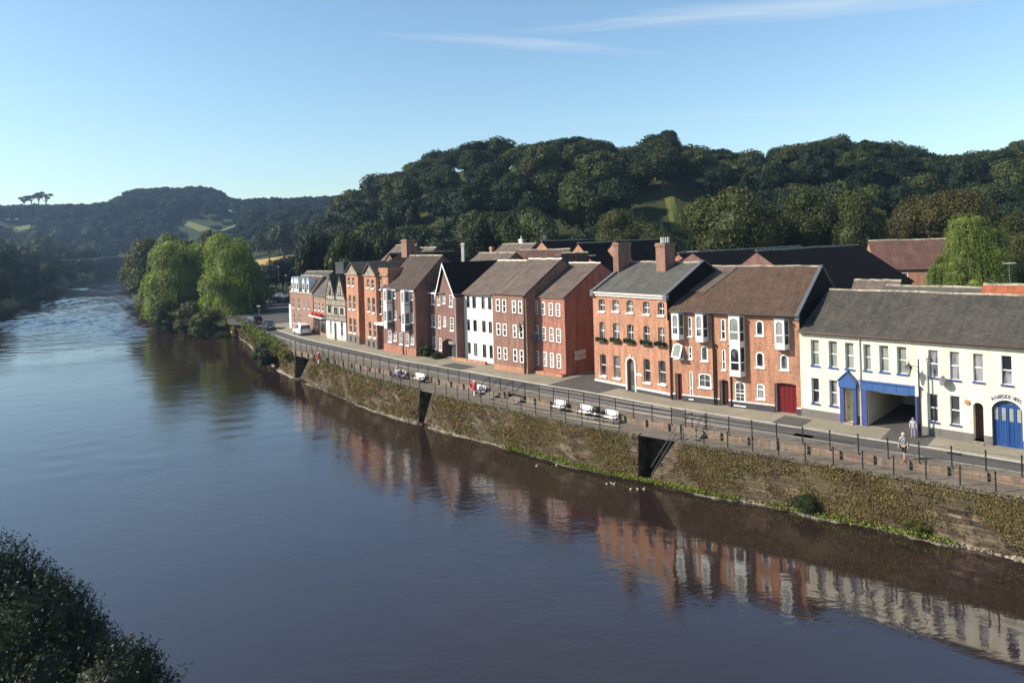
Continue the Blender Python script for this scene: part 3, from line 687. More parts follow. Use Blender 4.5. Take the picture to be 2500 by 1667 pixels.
# arched doorway and garage door
ad = H.rect(*ZH(1842,1946,838,1240)); ad = (ad[0], .15, ad[2], ad[3]); H.hole(ad, (ad[2]-ad[0])/2, .75)
gd = H.rect(*ZH(2030,2338,815,1300)); gd = (gd[0], -.02, gd[2], gd[3]); H.hole(gd, .62, .45)
H.walls(13.5, E_H, M['cream'], (6.8, 9.6))
rf = H.roof(13.5, E_H, 6.8, 9.6, M['slate_dark'], .3, .05, seed=1, ridge='stone_pale'); H.gutter(E_H, 'brown_door', y=-.36, drop=.03, r=.075)
mb = MB()
cuts = sorted([(0,0)]+[(o[0]-.0, o[2]+.0) for o in (pd, ce, ad, gd)]+[(H.W, H.W)])
for a, b in zip(cuts[:-1], cuts[1:]): mb.box(a[1]+(.0 if a[1] else -.02), -.035, -.3, b[0], .0, .62); H.mbuild(mb, 'plinth', M['plinth_grey']); mb = MB()
H.pipe(H.fz(1930+702/4.126, 900)[0], 6.75, 0, 'offwhite'); H.pipe(H.fz(1930+1388/4.126, 1000)[0], 5.6, 0, 'offwhite', r=.04)
# carriage entrance: blue frame, passage walls, ceiling
mb = MB(); mb.box(ce[0]-.42, -.16, ce[3]-.12, ce[2]+.3, .0, ce[3]+.5); mb.box(ce[0]-.5, -.26, ce[3]+.5, ce[2]+.38, 0, ce[3]+.6)
for k in range(4): x = ce[0]+(ce[2]-ce[0])*(k+.5)/4; mb.box(x-.02, -.185, ce[3]-.05, x+.02, -.16, ce[3]+.44)
H.mbuild(mb, 'entrance_lintel', M['blue'])
for x0, x1 in ((ce[0]-.36, ce[0]), (ce[2], ce[2]+.3)): mb = MB(); mb.box(x0, -.12, -.05, x1, .02, ce[3]-.12); H.mbuild(mb, 'entrance_post', M['navy'])
mb = MB(); mb.q((ce[0],.3,-.1),(ce[0],12,-.1),(ce[0],12,ce[3]),(ce[0],.3,ce[3])); mb.q((ce[2],12,-.1),(ce[2],.3,-.1),(ce[2],.3,ce[3]),(ce[2],12,ce[3])); mb.q((ce[0],.3,ce[3]),(ce[0],12,ce[3]),(ce[2],12,ce[3]),(ce[2],.3,ce[3])); mb.q((ce[0],9,-.1),(ce[2],9,-.1),(ce[2],9,ce[3]),(ce[0],9,ce[3]))
H.mbuild(mb, 'passage', M['pale_wall'])
mb = MB(); mb.box(ce[0]+.02, 2.6, 2.0, ce[0]+.1, 4.2, 2.5); H.mbuild(mb, 'wall_hatch', M['black'])
mb = MB(); mb.box(ce[0]+.5, .9, ce[3]-.42, ce[2]-.7, 1.0, ce[3]-.28); H.mbuild(mb, 'height_bar', M['white'])
mb = MB(); mb.box(ce[0]-.1, .3, -.12, ce[2]+.1, 12, .015); H.mbuild(mb, 'passage_floor', M['yard'])
# porch
mb = MB(); mb.extr([(pd[0]-.34,-.42,pd[3]),(pd[2]+.3,-.42,pd[3]),(pd[2]+.3,-.42,pd[3]+.45),((pd[0]+pd[2])/2,-.42,pd[3]+1.15),(pd[0]-.34,-.42,pd[3]+.45)], (0,.41,0)); p = H.mbuild(mb, 'porch', M['blue'])
mb = MB(); cx = (pd[0]+pd[2])/2
for sg, xe in ((-1, pd[0]-.42), (1, pd[2]+.38)): mb.extr([(cx,-.5,pd[3]+1.17),(xe,-.5,pd[3]+.42),(xe,-.5,pd[3]+.52),(cx,-.5,pd[3]+1.3)], (0,.49,0))
mb.build('porch_roof', M['navy'], p)
for x0, x1 in ((pd[0]-.3, pd[0]), (pd[2], pd[2]+.26)): mb = MB(); mb.box(x0, -.3, -.05, x1, -.0, pd[3]); mb.build('porch_post', M['navy'], p)
mb = MB(); mb.q((pd[0],.4,pd[1]),(pd[2],.4,pd[1]),(pd[2],.4,pd[3]),(pd[0],.4,pd[3])); d = H.mbuild(mb, 'door', M['cream_door']); mb = MB(); mb.ell((pd[0]+.12,.36,1.15),(.05,.05,.05)); mb.build('handle', M['black'], d)
mb = MB(); mb.box(pd[0]-.05, -.5, -.2, pd[2]+.05, .4, .11); H.mbuild(mb, 'door_step', M['stone_pale'])
# arched doorway
mb = MB(); o = outline(*ad, (ad[2]-ad[0])/2); mb.q(*[(q[0],.7,q[1]) for q in o]); H.mbuild(mb, 'side_door', M['brown_door'])
for k in range(2): mb = MB(); mb.box(ad[0], -.35+.3*k, -.2, ad[2], .72, -.02+.09*k+.08); H.mbuild(mb, 'door_step', M['stone_pale'])
# garage door
gx0, gz0, gx1, gz1 = gd; mb = MB(); o = outline(*gd, .62); mb.q(*[(q[0],.30,q[1]) for q in o]); g = H.mbuild(mb, 'garage_door', M['blue_dark'])
for k in range(4):
    w = (gx1-gx0)/4; x = gx0+w*k; mb = MB(); mb.box(x+.1, .262, 1.75, x+w-.1, .285, 2.62); mb.build('door_pane', M['glass_blind'], g)
    mb = MB(); mb.box(x+.07, .27, .12, x+w-.07, .29, .2); mb.box(x+.1, .272, .32, x+.14, .29, 1.6); mb.box(x+w-.14, .272, .32, x+w-.1, .29, 1.6); mb.box(x+.02, .255, .05, x+.05, .29, 2.7); mb.build('door_panel', M['blue'] if k % 2 else M['blue_dark'], g)
    zt = 2.84; mb = MB(); mb.box(x+.1, .262, zt, x+w-.1, .285, zt+(.42 if 0 < k < 3 else .2)); mb.build('fanlight', M['glass'], g)
def text(s, txt, x, y, z, size, mat, parent, ext=.01, ax=0.):
    cu = bpy.data.curves.new('lettering', 'FONT'); cu.body = txt; cu.size = size; cu.extrude = ext; cu.align_x = 'CENTER'; cu.materials.append(mat); cu.resolution_u = 2
    tmp = bpy.data.objects.new('t', cu); COL.objects.link(tmp); dg = bpy.context.evaluated_depsgraph_get(); me = bpy.data.meshes.new_from_object(tmp.evaluated_get(dg)); bpy.data.objects.remove(tmp)
    o = link('lettering', me, parent); o.location = (x, y, z); o.rotation_euler = (math.pi/2, ax, 0); return o
wds = 'RIVERSIDE VETS'
for i, ch in enumerate(wds):
    if ch == ' ': continue
    u = (i-(len(wds)-1)/2)/(len(wds)/2); x = (gx0+gx1)/2+u*(gx1-gx0)*.47
    text(H, ch, x, -.03, gz1+.16-.30*u*u, .33, M['navy'], H.root, ax=u*.22)
# small things on the wall
mb = MB(); mb.ell((0,0,0), (.16,.08,.18)); 
sx, sz = H.fz(1930+1780/4.126, 780+830/4.126); mb = MB(); mb.lathe((0,0,0), [(.17,0),(.17,.08),(.05,.1)], 10); q = H.mbuild(mb, 'alarm_box', M['terracotta']); q.rotation_euler = (math.pi/2,0,0); q.location = (sx,-.02,sz)
sx, sz = H.fz(1930+1770/4.126, 780+1015/4.126); mb = MB(); mb.box(sx-.22,-.04,sz-.25,sx+.22,-.005,sz+.25); H.mbuild(mb, 'wall_notice', M['white'])
sx, sz = H.fz(1930+1545/4.126, 780+605/4.126); mb = MB(); mb.lathe((0,0,0), [(.02,-.14),(.2,-.1),(.36,0),(.34,.01),(.18,-.07),(.02,-.1)], 14); q = H.mbuild(mb, 'satellite_dish', M['lead']); q.location = (sx,-.45,sz); q.rotation_euler = (math.radians(75),0,math.radians(-50))
mb = MB(); mb.tube([(sx,0,sz),(sx,-.42,sz)], .025); H.mbuild(mb, 'dish_bracket', M['lead'])
# --- orange brick house with white oriel windows
G = House('bay_window_house', 'orange brick terrace with white oriel bay windows and a mossy brown tile roof', (1640,975), (1957,1014), 'house', G_ROW)
EG = 8.1
for b in [(1070,1110,880,1080),(1400,1450,900,1110),(1075,1112,1175,1305),(1410,1450,1210,1415)]: G.window(G.rect(*Z3(*b)), .04, .06, .09, (0,1), mid=.4)
for b in [(1750,1832,915,1072),(1750,1838,1232,1392),(1995,2085,1258,1418),(1198,1272,1172,1327)]: G.window(G.rect(*Z3(*b)), .22, .06, .12, (0,1), mid=None)
G.window(G.rect(*Z4(1085,1120,770,1045)), .03, .06, .09, (0,1), mid=.4); G.window(G.rect(*Z4(1175,1305,788,935)), .12, .06, .12, (1,2), mid=None)
G.window(G.rect(*Z4(1760,1845,892,1050)), .2, .06, .11, (0,1), glass='glass_blind', mid=.62)
G.window(G.rect(*Z4(1542,1648,870,1112)), .16, .06, .11, (1,3), mid=.5)
ow = G.rect(*Z3(935,1027,1150,1302)); ow_w = G.window(ow, .2, .06, .11, (0,1), mid=None)
mb = MB(); r_ = outline(0, -(ow[3]-ow[1]), ow[2]-ow[0], 0, .2); ring(mb, r_, outline(0, -(ow[3]-ow[1]), ow[2]-ow[0], 0, .2, .11), -.03, .03); sash = mb.build('open_sash', M['white'], ow_w); sash.location = (ow[0]-.03, -.03, ow[3]); sash.rotation_euler = (math.radians(-32), 0, 0)
mb = MB(); mb.q(*[(p[0], 0, p[1]) for p in outline(0, -(ow[3]-ow[1]), ow[2]-ow[0], 0, .2, .1)]); sp = mb.build('pane', M['glass_blind'], sash)
sp.parent = ow_w; sp.location = sash.location; sp.rotation_euler = sash.rotation_euler
d1 = G.rect(*Z4(945,1012,790,1052)); d1 = (d1[0], -.1, d1[2], d1[3]); G.hole(d1, 0, .5)
d2 = G.rect(*Z4(1390,1480,855,1100)); d2 = (d2[0], -.1, d2[2], d2[3]); G.hole(d2, .1, .4)
d3 = G.rect(*Z4(1945,2165,888,1215)); d3 = (d3[0], -.1, d3[2], d3[3]); G.hole(d3, .1, 1.)
G.walls(15.6, EG, M['brick_bay'], (8.6, 11.6)); G.roof(15.6, EG, 8.6, 11.6, M['tile_brown'], .3, -.02, seed=2, sag=.06); G.gutter(EG, 'black', y=-.36, drop=.05, r=.07)
for nm, d_, mt in (('front_door', d1, 'red_door'), ('passage_door', d2, 'brown_door'), ('garage_door', d3, 'red_door')):
    mb = MB(); mb.q((d_[0],.38,d_[1]),(d_[2],.38,d_[1]),(d_[2],.38,d_[3]),(d_[0],.38,d_[3])); dd = G.mbuild(mb, nm, M[mt]); 
    for k in range(1, 5 if nm == 'garage_door' else 3): x = d_[0]+(d_[2]-d_[0])*k/(5 if nm == 'garage_door' else 3); mb = MB(); mb.box(x-.015, .362, d_[1]+.2, x+.015, .378, d_[3]-.2); mb.build('door_batten', M['black'], dd)
    mb = MB(); mb.box(d_[0], .2, d_[1], d_[0]+.12, .37, d_[3]-.06); G.mbuild(mb, 'door_frame', M['offwhite'])
mb = MB(); cuts = sorted([(0,0)]+[(o[0], o[2]) for o in (d1, d2, d3)]+[(G.W, G.W)]); mb2 = MB()
for a, b in zip(cuts[:-1], cuts[1:]): mb.box(a[1], -.05, -.4, b[0], -.002, .52); G.mbuild(mb, 'plinth', M['plinth_dark']); mb = MB(); mb2.box(a[1], -.06, .52, b[0], -.002, .62); G.mbuild(mb2, 'plinth_band', M['white']); mb2 = MB()
for X in (905, 1332, 1352, 1502): G.pipe(G.fz(1420+X/4.126, 900)[0], 8. if X < 1340 else 5.2, 0)
def oriel(h, bx, ptop, pbot, p, splay, n_st=1, side='glass'):
    """bx = front panel px range"""
    s0, _ = h.fz(bx[0], (ptop+pbot)/2, -p); s1, _ = h.fz(bx[1], (ptop+pbot)/2, -p); c = (bx[0]+bx[1])/2
    z1 = h.fz(c, ptop, -p)[1]; z0 = h.fz(c, pbot, -p)[1]
    w = thing_part = None
    mb = MB(); ap = .42; st = (z1-z0)/n_st
    L0, L1 = s0-splay, s1+splay
    for k in range(n_st):
        b0 = z0+st*k; b1 = b0+ap
        mb.extr([(L0,-.0,b0),(s0,-p,b0),(s1,-p,b0),(L1,0,b0)], (0,0,ap))
        fw = .12
        mb.extr([(L0,0,b0+st-.12),(s0,-p,b0+st-.12),(s1,-p,b0+st-.12),(L1,0,b0+st-.12)], (0,0,.119))
        o = outline(s0, b1, s1, b0+st-.1, .28); i_ = outline(s0, b1, s1, b0+st-.1, .28, fw); n = len(o)
        tmp = MB(); ring(tmp, o, i_, 0, .08); base = len(mb.v); mb.v += [(v[0], v[1]-p, v[2]) for v in tmp.v]; mb.f += [tuple(base+q for q in f) for f in tmp.f]; mb.m += tmp.m
        zc = b1+(st-ap)*.36; mb.box(s0+fw, -p+.01, zc-.05, s1-fw, -p+.07, zc+.05)
        arc = o[2:]; hh = len(arc)//2
        mb.q(*[(q[0], -p, q[1]) for q in arc[:hh+1]], (s1, -p, b0+st-.1)); mb.q((s0, -p, b0+st-.1), *[(q[0], -p, q[1]) for q in arc[hh:]])
        for (xa, xb) in ((s0, L0), (s1, L1)):
            A = Vector((xa, -p, 0)); B = Vector((xb, 0, 0)); D = (B-A)
            for u0, u1 in ((0, .14), (.86, 1.)):
                a0, a1 = A+D*u0, A+D*u1; nr = Vector((D.y, -D.x, 0)).normalized()*.03*(1 if xa == s1 else -1)
                mb.extr([(a0.x,a0.y,b1),(a1.x,a1.y,b1),(a1.x-nr.x,a1.y-nr.y,b1),(a0.x-nr.x,a0.y-nr.y,b1)], (0,0,st-ap-.12))
            zc2 = zc; a0, a1 = A+D*.14, A+D*.86
            mb.extr([(a0.x,a0.y,zc2-.05),(a1.x,a1.y,zc2-.05),(a1.x,a1.y+.05,zc2-.05),(a0.x,a0.y+.05,zc2-.05)], (0,0,.1))
    w = h.mbuild(mb, 'bay_window', M['white'])
    for k in range(n_st):
        b1 = z0+st*k+ap; zt = z0+st*(k+1)-.11
        mb = MB(); mb.q((s0+.06,-p+.06,b1),(s1-.06,-p+.06,b1),(s1-.06,-p+.06,zt),(s0+.06,-p+.06,zt)); mb.build('pane', M['glass_blind' if k else 'glass_curtain'] if n_st > 1 else M['glass_curtain'], w)
        for (xa, xb, sg) in ((s0, L0, 1), (s1, L1, -1)):
            mb = MB(); mb.q((xa+.045*sg,-p+.05,b1),(xb+.045*sg,0,b1),(xb+.045*sg,0,zt),(xa+.045*sg,-p+.05,zt)); mb.build('side_pane', M['glass'], w)
    mb = MB(); mb.extr([(L0-.06,0,z1),(s0-.05,-p-.08,z1),(s1+.05,-p-.08,z1),(L1+.06,0,z1)], (0,0,.06)); mb.build('bay_roof', M['lead'], w)
    return w
for bx, pt, pb, n_ in (((905,975), 842, 1112, 1), ((1145,1220), 850, 1135, 1), ((1485,1592), 872, 1482, 2), ((1945,2040), 905, 1212, 1)):
    oriel(G, (1420+bx[0]/4.126, 1420+bx[1]/4.126), 560+pt/4.126, 560+pb/4.126, .7, .22, n_)
# raised gable copings (right end of the bay window house)
def coping(h, x, w, D, eave, ry, rz, hgt=.32, mat='stone_pale', wallmat=None, front=-.2, back=True):
    mb = MB(); pts = [(front, eave-.15), (ry, rz), (D, eave)] if back else [(front, eave-.15), (ry, rz)]
    for (y0, z0), (y1, z1) in zip(pts[:-1], pts[1:]):
        mb.extr([(x,y0,z0+.1),(x,y1,z1+.1),(x,y1,z1+hgt+.1),(x,y0,z0+hgt+.1)], (w,0,0))
    p = h.mbuild(mb, 'gable_parapet', wallmat or M[mat]); mb = MB()
    for (y0, z0), (y1, z1) in zip(pts[:-1], pts[1:]):
        mb.extr([(x-.05,y0,z0+hgt+.1),(x-.05,y1,z1+hgt+.1),(x-.05,y1,z1+hgt+.17),(x-.05,y0,z0+hgt+.17)], (w+.1,0,0))
    mb.build('coping', M[mat], p)
    mb = MB(); mb.box(x-.06, front-.14, eave-.35, x+w+.06, front+.24, eave+hgt+.05); mb.build('kneeler', M[mat], p)
mb = MB(); sl_ = (11.6-EG)/8.6
mb.q(*[(x, y, EG+y*sl_+.26) for x, y in ((.5,3.2),(2.2,2.9),(3.6,8.2),(.5,8.2))]); G.mbuild(mb, 'roof_patch', M['tile_mauve'])
coping(G, G.W-.2, .2, 15.6, EG, 8.6, 11.6, .12, 'lead')
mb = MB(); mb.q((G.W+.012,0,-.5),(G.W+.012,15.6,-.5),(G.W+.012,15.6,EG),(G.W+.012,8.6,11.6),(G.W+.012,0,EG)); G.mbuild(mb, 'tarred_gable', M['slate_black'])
# --- orange brick house with cornice and chimneys
Fh = House('georgian_house', 'orange brick three storey house with white cornice, tall chimneys and an arched doorway', (1453,936), (1637,973), 'house', G_ROW)
EF = 9.35
for b in [(172,232,702,825),(310,375,708,825),(452,518,714,840),(617,682,726,855),(768,832,735,865)]: Fh.window(Fh.rect(*Z3(*b)), .12, .2, .05, (1,2), sillw=.14, silld=.12)
boxes = []
for b in [(180,232,932,1105),(315,378,945,1110),(458,520,958,1120),(622,685,972,1135),(770,835,985,1150)]:
    r_ = Fh.rect(*Z3(*b)); Fh.window(r_, .12, .2, .05, (1,2), sillw=.1); boxes.append(r_)
for b in [(187,247,597,815),(322,390,612,838),(625,692,645,882),(775,848,662,897)]: Fh.window(Fh.rect(*Z4(*b)), .1, .2, .05, (0,1), sillw=.14, silld=.12)
fd = Fh.rect(*Z4(462,537,640,965)); fd = (fd[0], .0, fd[2], fd[3]); Fh.hole(fd, (fd[2]-fd[0])/2*.99, .34)
Fh.walls(11.5, EF, M['brick_orange'], (5.6, 12.1)); rff = Fh.roof(11.5, EF, 5.6, 12.1, M['slate'], .15, -.1, seed=3)
mb = MB(); mb.box(-.12,-.3,EF-.05,Fh.W+.1,-.002,EF+.12); mb.box(-.06,-.16,EF-.3,Fh.W+.05,-.002,EF-.05); Fh.mbuild(mb, 'cornice', M['offwhite'])
coping(Fh, -.02, .3, 11.5, EF, 5.6, 12.1, .24, 'lead', M['brick_brown']); coping(Fh, Fh.W-.28, .3, 11.5, EF, 5.6, 12.1, .22, 'lead', M['brick_dark'])
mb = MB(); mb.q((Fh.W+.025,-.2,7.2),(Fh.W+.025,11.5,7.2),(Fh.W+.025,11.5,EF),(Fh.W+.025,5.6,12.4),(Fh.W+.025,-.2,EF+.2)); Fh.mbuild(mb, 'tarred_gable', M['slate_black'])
Fh.chimney(.16, 4.4, 10.5, 14.4, .75, 2.0, M['brick_brown'], 0); Fh.chimney(Fh.fz(1601, 640)[0]-2.55, 4.6, 10.6, 14.25, 1.15, 1.6, M['brick_brown'], 4, pot='offwhite')
for xa, xb in ((0, fd[0]-.2), (fd[2]+.2, Fh.W)): mb = MB(); mb.box(xa,-.06,.32,xb,-.002,.5); Fh.mbuild(mb, 'plinth_band', M['white'])
for xa, xb in ((0, fd[0]-.2), (fd[2]+.2, Fh.W)): mb = MB(); mb.box(xa,-.05,-.4,xb,-.002,.32); Fh.mbuild(mb, 'plinth', M['plinth_dark'])
mb = MB(); w_ = (fd[2]-fd[0])/2; ring(mb, outline(fd[0]-.2, fd[1]-.1, fd[2]+.2, fd[3]+.2, w_+.19), outline(fd[0], fd[1]-.1, fd[2], fd[3], w_*.99), -.07, .0); mb.box((fd[0]+fd[2])/2-.1,-.12,fd[3],(fd[0]+fd[2])/2+.1,0,fd[3]+.36); Fh.mbuild(mb, 'door_surround', M['offwhite'])
mb = MB(); mb.q((fd[0],.3,fd[1]),(fd[2],.3,fd[1]),(fd[2],.3,fd[3]),(fd[0],.3,fd[3])); d = Fh.mbuild(mb, 'door', M['lead']); mb = MB(); mb.box(fd[0]+.12,.27,.5,fd[2]-.12,.298,1.9); mb.build('door_panel', M['plinth_dark'], d)
mb = MB(); mb.box(fd[0]-.05,-.3,-.2,fd[2]+.05,.29,.05); Fh.mbuild(mb, 'door_step', M['plinth_dark'])
sx, sz = Fh.fz(1420+578/4.126, 720+802/4.126); mb = MB(); mb.box(sx-.4,-.04,sz-.09,sx+.4,-.003,sz+.09); Fh.mbuild(mb, 'name_plate', M['white'])
for k, r_ in enumerate(boxes):
    x = (r_[0]+r_[2])/2; t = thing('window_box', f"planted window box, {['leftmost','second from left','middle','second from right','rightmost'][k]} of five on the orange house", 'window box', Fh.root.matrix_world @ Vector((0,0,0)), 0, 'window boxes on the orange brick house')
    t.location = Fh.P1+Fh.a*x+Fh.n*-.24+Vector((0,0,r_[1]-.08)); t.rotation_euler = Fh.root.rotation_euler
    mb = MB(); mb.box(-.55,-.14,-.16,.55,.14,.06); mb.build('trough', M['plinth_dark'], t)
    V = []
    for _ in range(160):
        c = np.array([random.uniform(-.6,.6), random.uniform(-.2,.2), random.uniform(-.05,.22)]); e1 = RNG.normal(size=3)*.07; e2 = RNG.normal(size=3)*.07; V.append([c-e1, c-e2, c+e1, c+e2])
    link('plants', quads_mesh('plants', np.array(V), [M['leaf_hill']]), t)
# --- row of three: white, brown brick, red brick
def plain_house(name, label, p1, p2, wall, rows, z, style, eave, ry, rz, D, roofm, seed, **kw):
    h = House(name, label, p1, p2, 'house', G_ROW)
    for b in rows: h.window(h.rect(*z(*b)), **style)
    return h
dst = dict(rise=0., depth=.1, fw=.05, bars=(1,4), frame='black', glass='glass', sill='offwhite', sillw=.05, silld=.04, mid=.5)
D_ = plain_house('white_house', 'white painted three storey house with dark windows', (1134,877), (1206,888), None, [(655,690,770,898),(720,762,772,906),(825,865,780,914),(900,940,785,920),(662,695,1035,1160),(732,772,1040,1170),(833,875,1050,1180),(908,948,1060,1190),(672,703,1298,1425),(740,780,1308,1450),(840,882,1322,1470),(918,956,1332,1480)], Z5, dst, 0, 0, 0, 0, None, 0)
D_.walls(12.8, 8.35, M['white_wall'], (6.4, 12.2)); D_.roof(12.8, 8.35, 6.4, 12.2, M['tile_mauve'], .25, .0, seed=4, ridge='pot_buff'); D_.gutter(8.35, 'brown_door', y=-.3)
mb = MB(); mb.box(-1., -1.3, -.4, D_.W-.2, -.95, .38); D_.mbuild(mb, 'garden_wall', M['brick_orange'])
wst = dict(rise=0., depth=.03, fw=.11, bars=(1,4), frame='white', glass='glass', sill='brick_dark', sillw=.08, silld=.05, mid=.5)
Db = plain_house('brown_brick_house', 'brown brick three storey house with white sash windows beside the white house', (1207,900), (1289,913), None, [(990,1035,800,945),(1065,1108,805,955),(1175,1220,815,962),(1248,1292,820,970),(998,1042,1075,1217),(1070,1114,1083,1227),(1185,1228,1095,1245),(1258,1305,1105,1252),(1010,1050,1350,1492),(1080,1122,1358,1502),(1190,1235,1373,1522),(1265,1308,1385,1532)], Z5, dict(wst, bars=(0,1)), 0, 0, 0, 0, None, 0)
Db.walls(12.8, 8.8, M['brick_brown'], (6.4, 12.45)); Db.roof(12.8, 8.8, 6.4, 12.45, M['tile_mauve'], .2, .02, seed=5, ridge='pot_buff')
mb = MB(); mb.box(0,-.04,-.4,Db.W,-.002,.62); Db.mbuild(mb, 'plinth', M['brick_orange']); Db.pipe(Db.W-.25, 8.5, 0)
Eh = plain_house('red_brick_house', 'bright red brick three storey house with white windows and a blank side wall', (1304,907), (1382.6,918.5), None, [(1420,1470,822,980),(1512,1556,833,987),(1597,1645,842,997),(1678,1728,848,1003),(1435,1485,1103,1267),(1520,1565,1117,1277),(1604,1652,1128,1290),(1684,1735,1138,1302),(1440,1487,1392,1560),(1530,1577,1405,1575),(1614,1657,1415,1588),(1690,1738,1428,1600)], Z5, dict(wst, rise=.05), 0, 0, 0, 0, None, 0)
Eh.walls(13.6, 8.4, M['brick_red'], (6.9, 11.9)); Eh.roof(13.6, 8.4, 6.9, 11.9, M['tile_mauve'], .12, .0, seed=6, ridge='pot_buff')
mb = MB(); mb.box(-.2,-.75,-.4,Eh.W+.02,-.002,.28); Eh.mbuild(mb, 'plinth', M['brick_orange'])
mb = MB(); q_ = Eh.W+.01; mb.box(q_,1.6,2.05,q_+.05,3.5,2.5); mb.box(q_,1.6,1.5,q_+.05,3.5,1.95); sg = Eh.mbuild(mb, 'wall_sign', M['white'])
mb = MB()
for k in range(8):
    for zz in (2.12, 2.32, 1.6, 1.78): mb.box(q_+.05,1.75+k*.21,zz,q_+.055,1.75+k*.21+random.uniform(.08,.17),zz+.09)
mb.build('lettering', M['lead'], sg)
mb = MB(); mb.tube([(.9,0,4.2),(.9,-.9,4.7)], .02); fl = Eh.mbuild(mb, 'flag_pole', M['offwhite'])
mb = MB(); mb.extr([(.9,-.1,4.2),(.9,-.85,4.62),(.93,-.78,3.75),(.88,-.3,3.5)], (.015,0,0)); mb.build('flag', M['navy'], fl)
# small dark annex roofs filling the gaps between the row houses
# --- gabled brick house with arch
Bc = House('gabled_house', 'dark brick house with a steep pointed gable above an archway', (1051,864), (1118,880), 'house', G_ROW)
EB = 8.35
for b in [(248,288,735,857),(320,350,745,867),(383,410,750,850),(455,495,752,887),(252,295,978,1117),(330,357,988,1130),(390,418,1003,1112),(465,505,1013,1162),(265,303,1233,1368),(340,368,1248,1386)]: Bc.window(Bc.rect(*Z5(*b)), 0, .04, .09, (1,4), sillw=.12, silld=.08)
ar = Bc.rect(*Z5(378,538,1258,1500)); ar = (ar[0], -.3, ar[2], ar[3]); Bc.hole(ar, .75, 1.2)
Bc.walls(12, EB, M['brick_dark'], None)
gx = Bc.fz(1085, 690)[0]; gl = Bc.fz(1071, 712)[0]; gr = Bc.fz(1109.5, 718)[0]; gap = 11.9
mb = MB(); mb.q((gl,-.005,EB-.1),(gr,-.005,EB-.1),(gx,-.005,gap)); Bc.mbuild(mb, 'gable_wall', M['brick_dark'])
mb = MB(); th = .2
for xe, xo in ((gl, -.35), (gr, .35)):
    mb.extr([(xe+xo,-.3,EB-.35),(gx,-.3,gap+.25),(gx,-.3,gap+.25+th),(xe+xo*1.5,-.3,EB-.35+th*.3)], (0,12,0))
Bc.mbuild(mb, 'gable_roof', M['slate_black'])
mb = MB()
for xe, xo in ((gl, -.35), (gr, .35)):
    mb.extr([(xe+xo,-.36,EB-.5),(xe+xo*1.45,-.36,EB-.42),(gx,-.36,gap+.42),(gx,-.36,gap+.05)], (0,.06,0))
Bc.mbuild(mb, 'bargeboard', M['white'])
mb = MB(); rz_ = 11.6
mb.extr([(-2.6,-.25,EB-.1),(gx,-.25,EB-.1),(gx,5.,rz_),(-.4,5.,rz_)], (0,.1,.12)); Bc.mbuild(mb, 'roof', M['slate'])
mb = MB(); mb.extr([(-2.4,1.6,-.4),(0,1.6,-.4),(0,1.6,EB-.1),(-2.4,1.6,EB-.1)], (0,6,0)); Bc.mbuild(mb, 'side_wing', M['brick_dark'])
for zz in (6.7, 4.0, 1.2):
    o_ = Bc.ops; Bc.ops = []; w_ = Bc.window((-1.6, zz-.1, -.7, zz+1.2), 0, .03, .09, (1,3), cut=False); w_.location = (0,1.54,0); Bc.ops = o_
mb = MB(); mb.box(-2.5,-.3,EB-.2,gl-.35,-.2,EB-.02); Bc.mbuild(mb, 'fascia', M['white'])
mb = MB(); mb.box(ar[0],1.1,ar[1],ar[2],1.2,ar[3]); Bc.mbuild(mb, 'archway_back', M['plinth_dark'])
mb = MB(); mb.box((ar[0]+ar[2])/2-.75,.3,1.75,(ar[0]+ar[2])/2+.75,.36,2.2); sg = Bc.mbuild(mb, 'hanging_sign', M['plinth_grey']); text(Bc, 'EXIT', (ar[0]+ar[2])/2, .29, 1.82, .42, M['offwhite'], sg, ax=0)
Bc.pipe(Bc.W-.15, 8.2, 0, 'offwhite')
# --- dark brick house with two tall white oriels
Bh = House('oriel_house', 'dark brick house with two tall white oriel columns and a brown tile roof', (938,855), (1017,870), 'house', G_ROW)
EBh = 8.75
for b in [(1400,1440,700,787),(1603,1637,705,807),(1420,1447,938,1037),(1615,1642,958,1067)]: Bh.window(Bh.rect(*Z6(*b)), 0, .05, .09, (1,3), sillw=.12)
for b in [(1355,1392,1163,1292),(1420,1450,1173,1278),(1485,1520,1188,1318),(1555,1590,1198,1333),(1620,1650,1208,1318)]: Bh.window(Bh.rect(*Z6(*b)), 0, .05, .09, (1,4), sillw=.12)
Bh.walls(10.5, EBh, M['brick_dark'], (4.7, 13.05)); Bh.roof(10.5, EBh, 4.7, 13.05, M['tile_dark'], .2, .02, seed=7, sag=.07)
mb = MB(); mb.box(0,-.05,-.5,Bh.W,-.002,1.0); Bh.mbuild(mb, 'plinth', M['brick_red'])
for xa, xb in ((.6, Bh.W*.45), (Bh.W*.8, Bh.W)): mb = MB(); mb.box(xa,-.24,EBh-.22,xb,-.17,EBh-.06); Bh.mbuild(mb, 'fascia', M['white'])
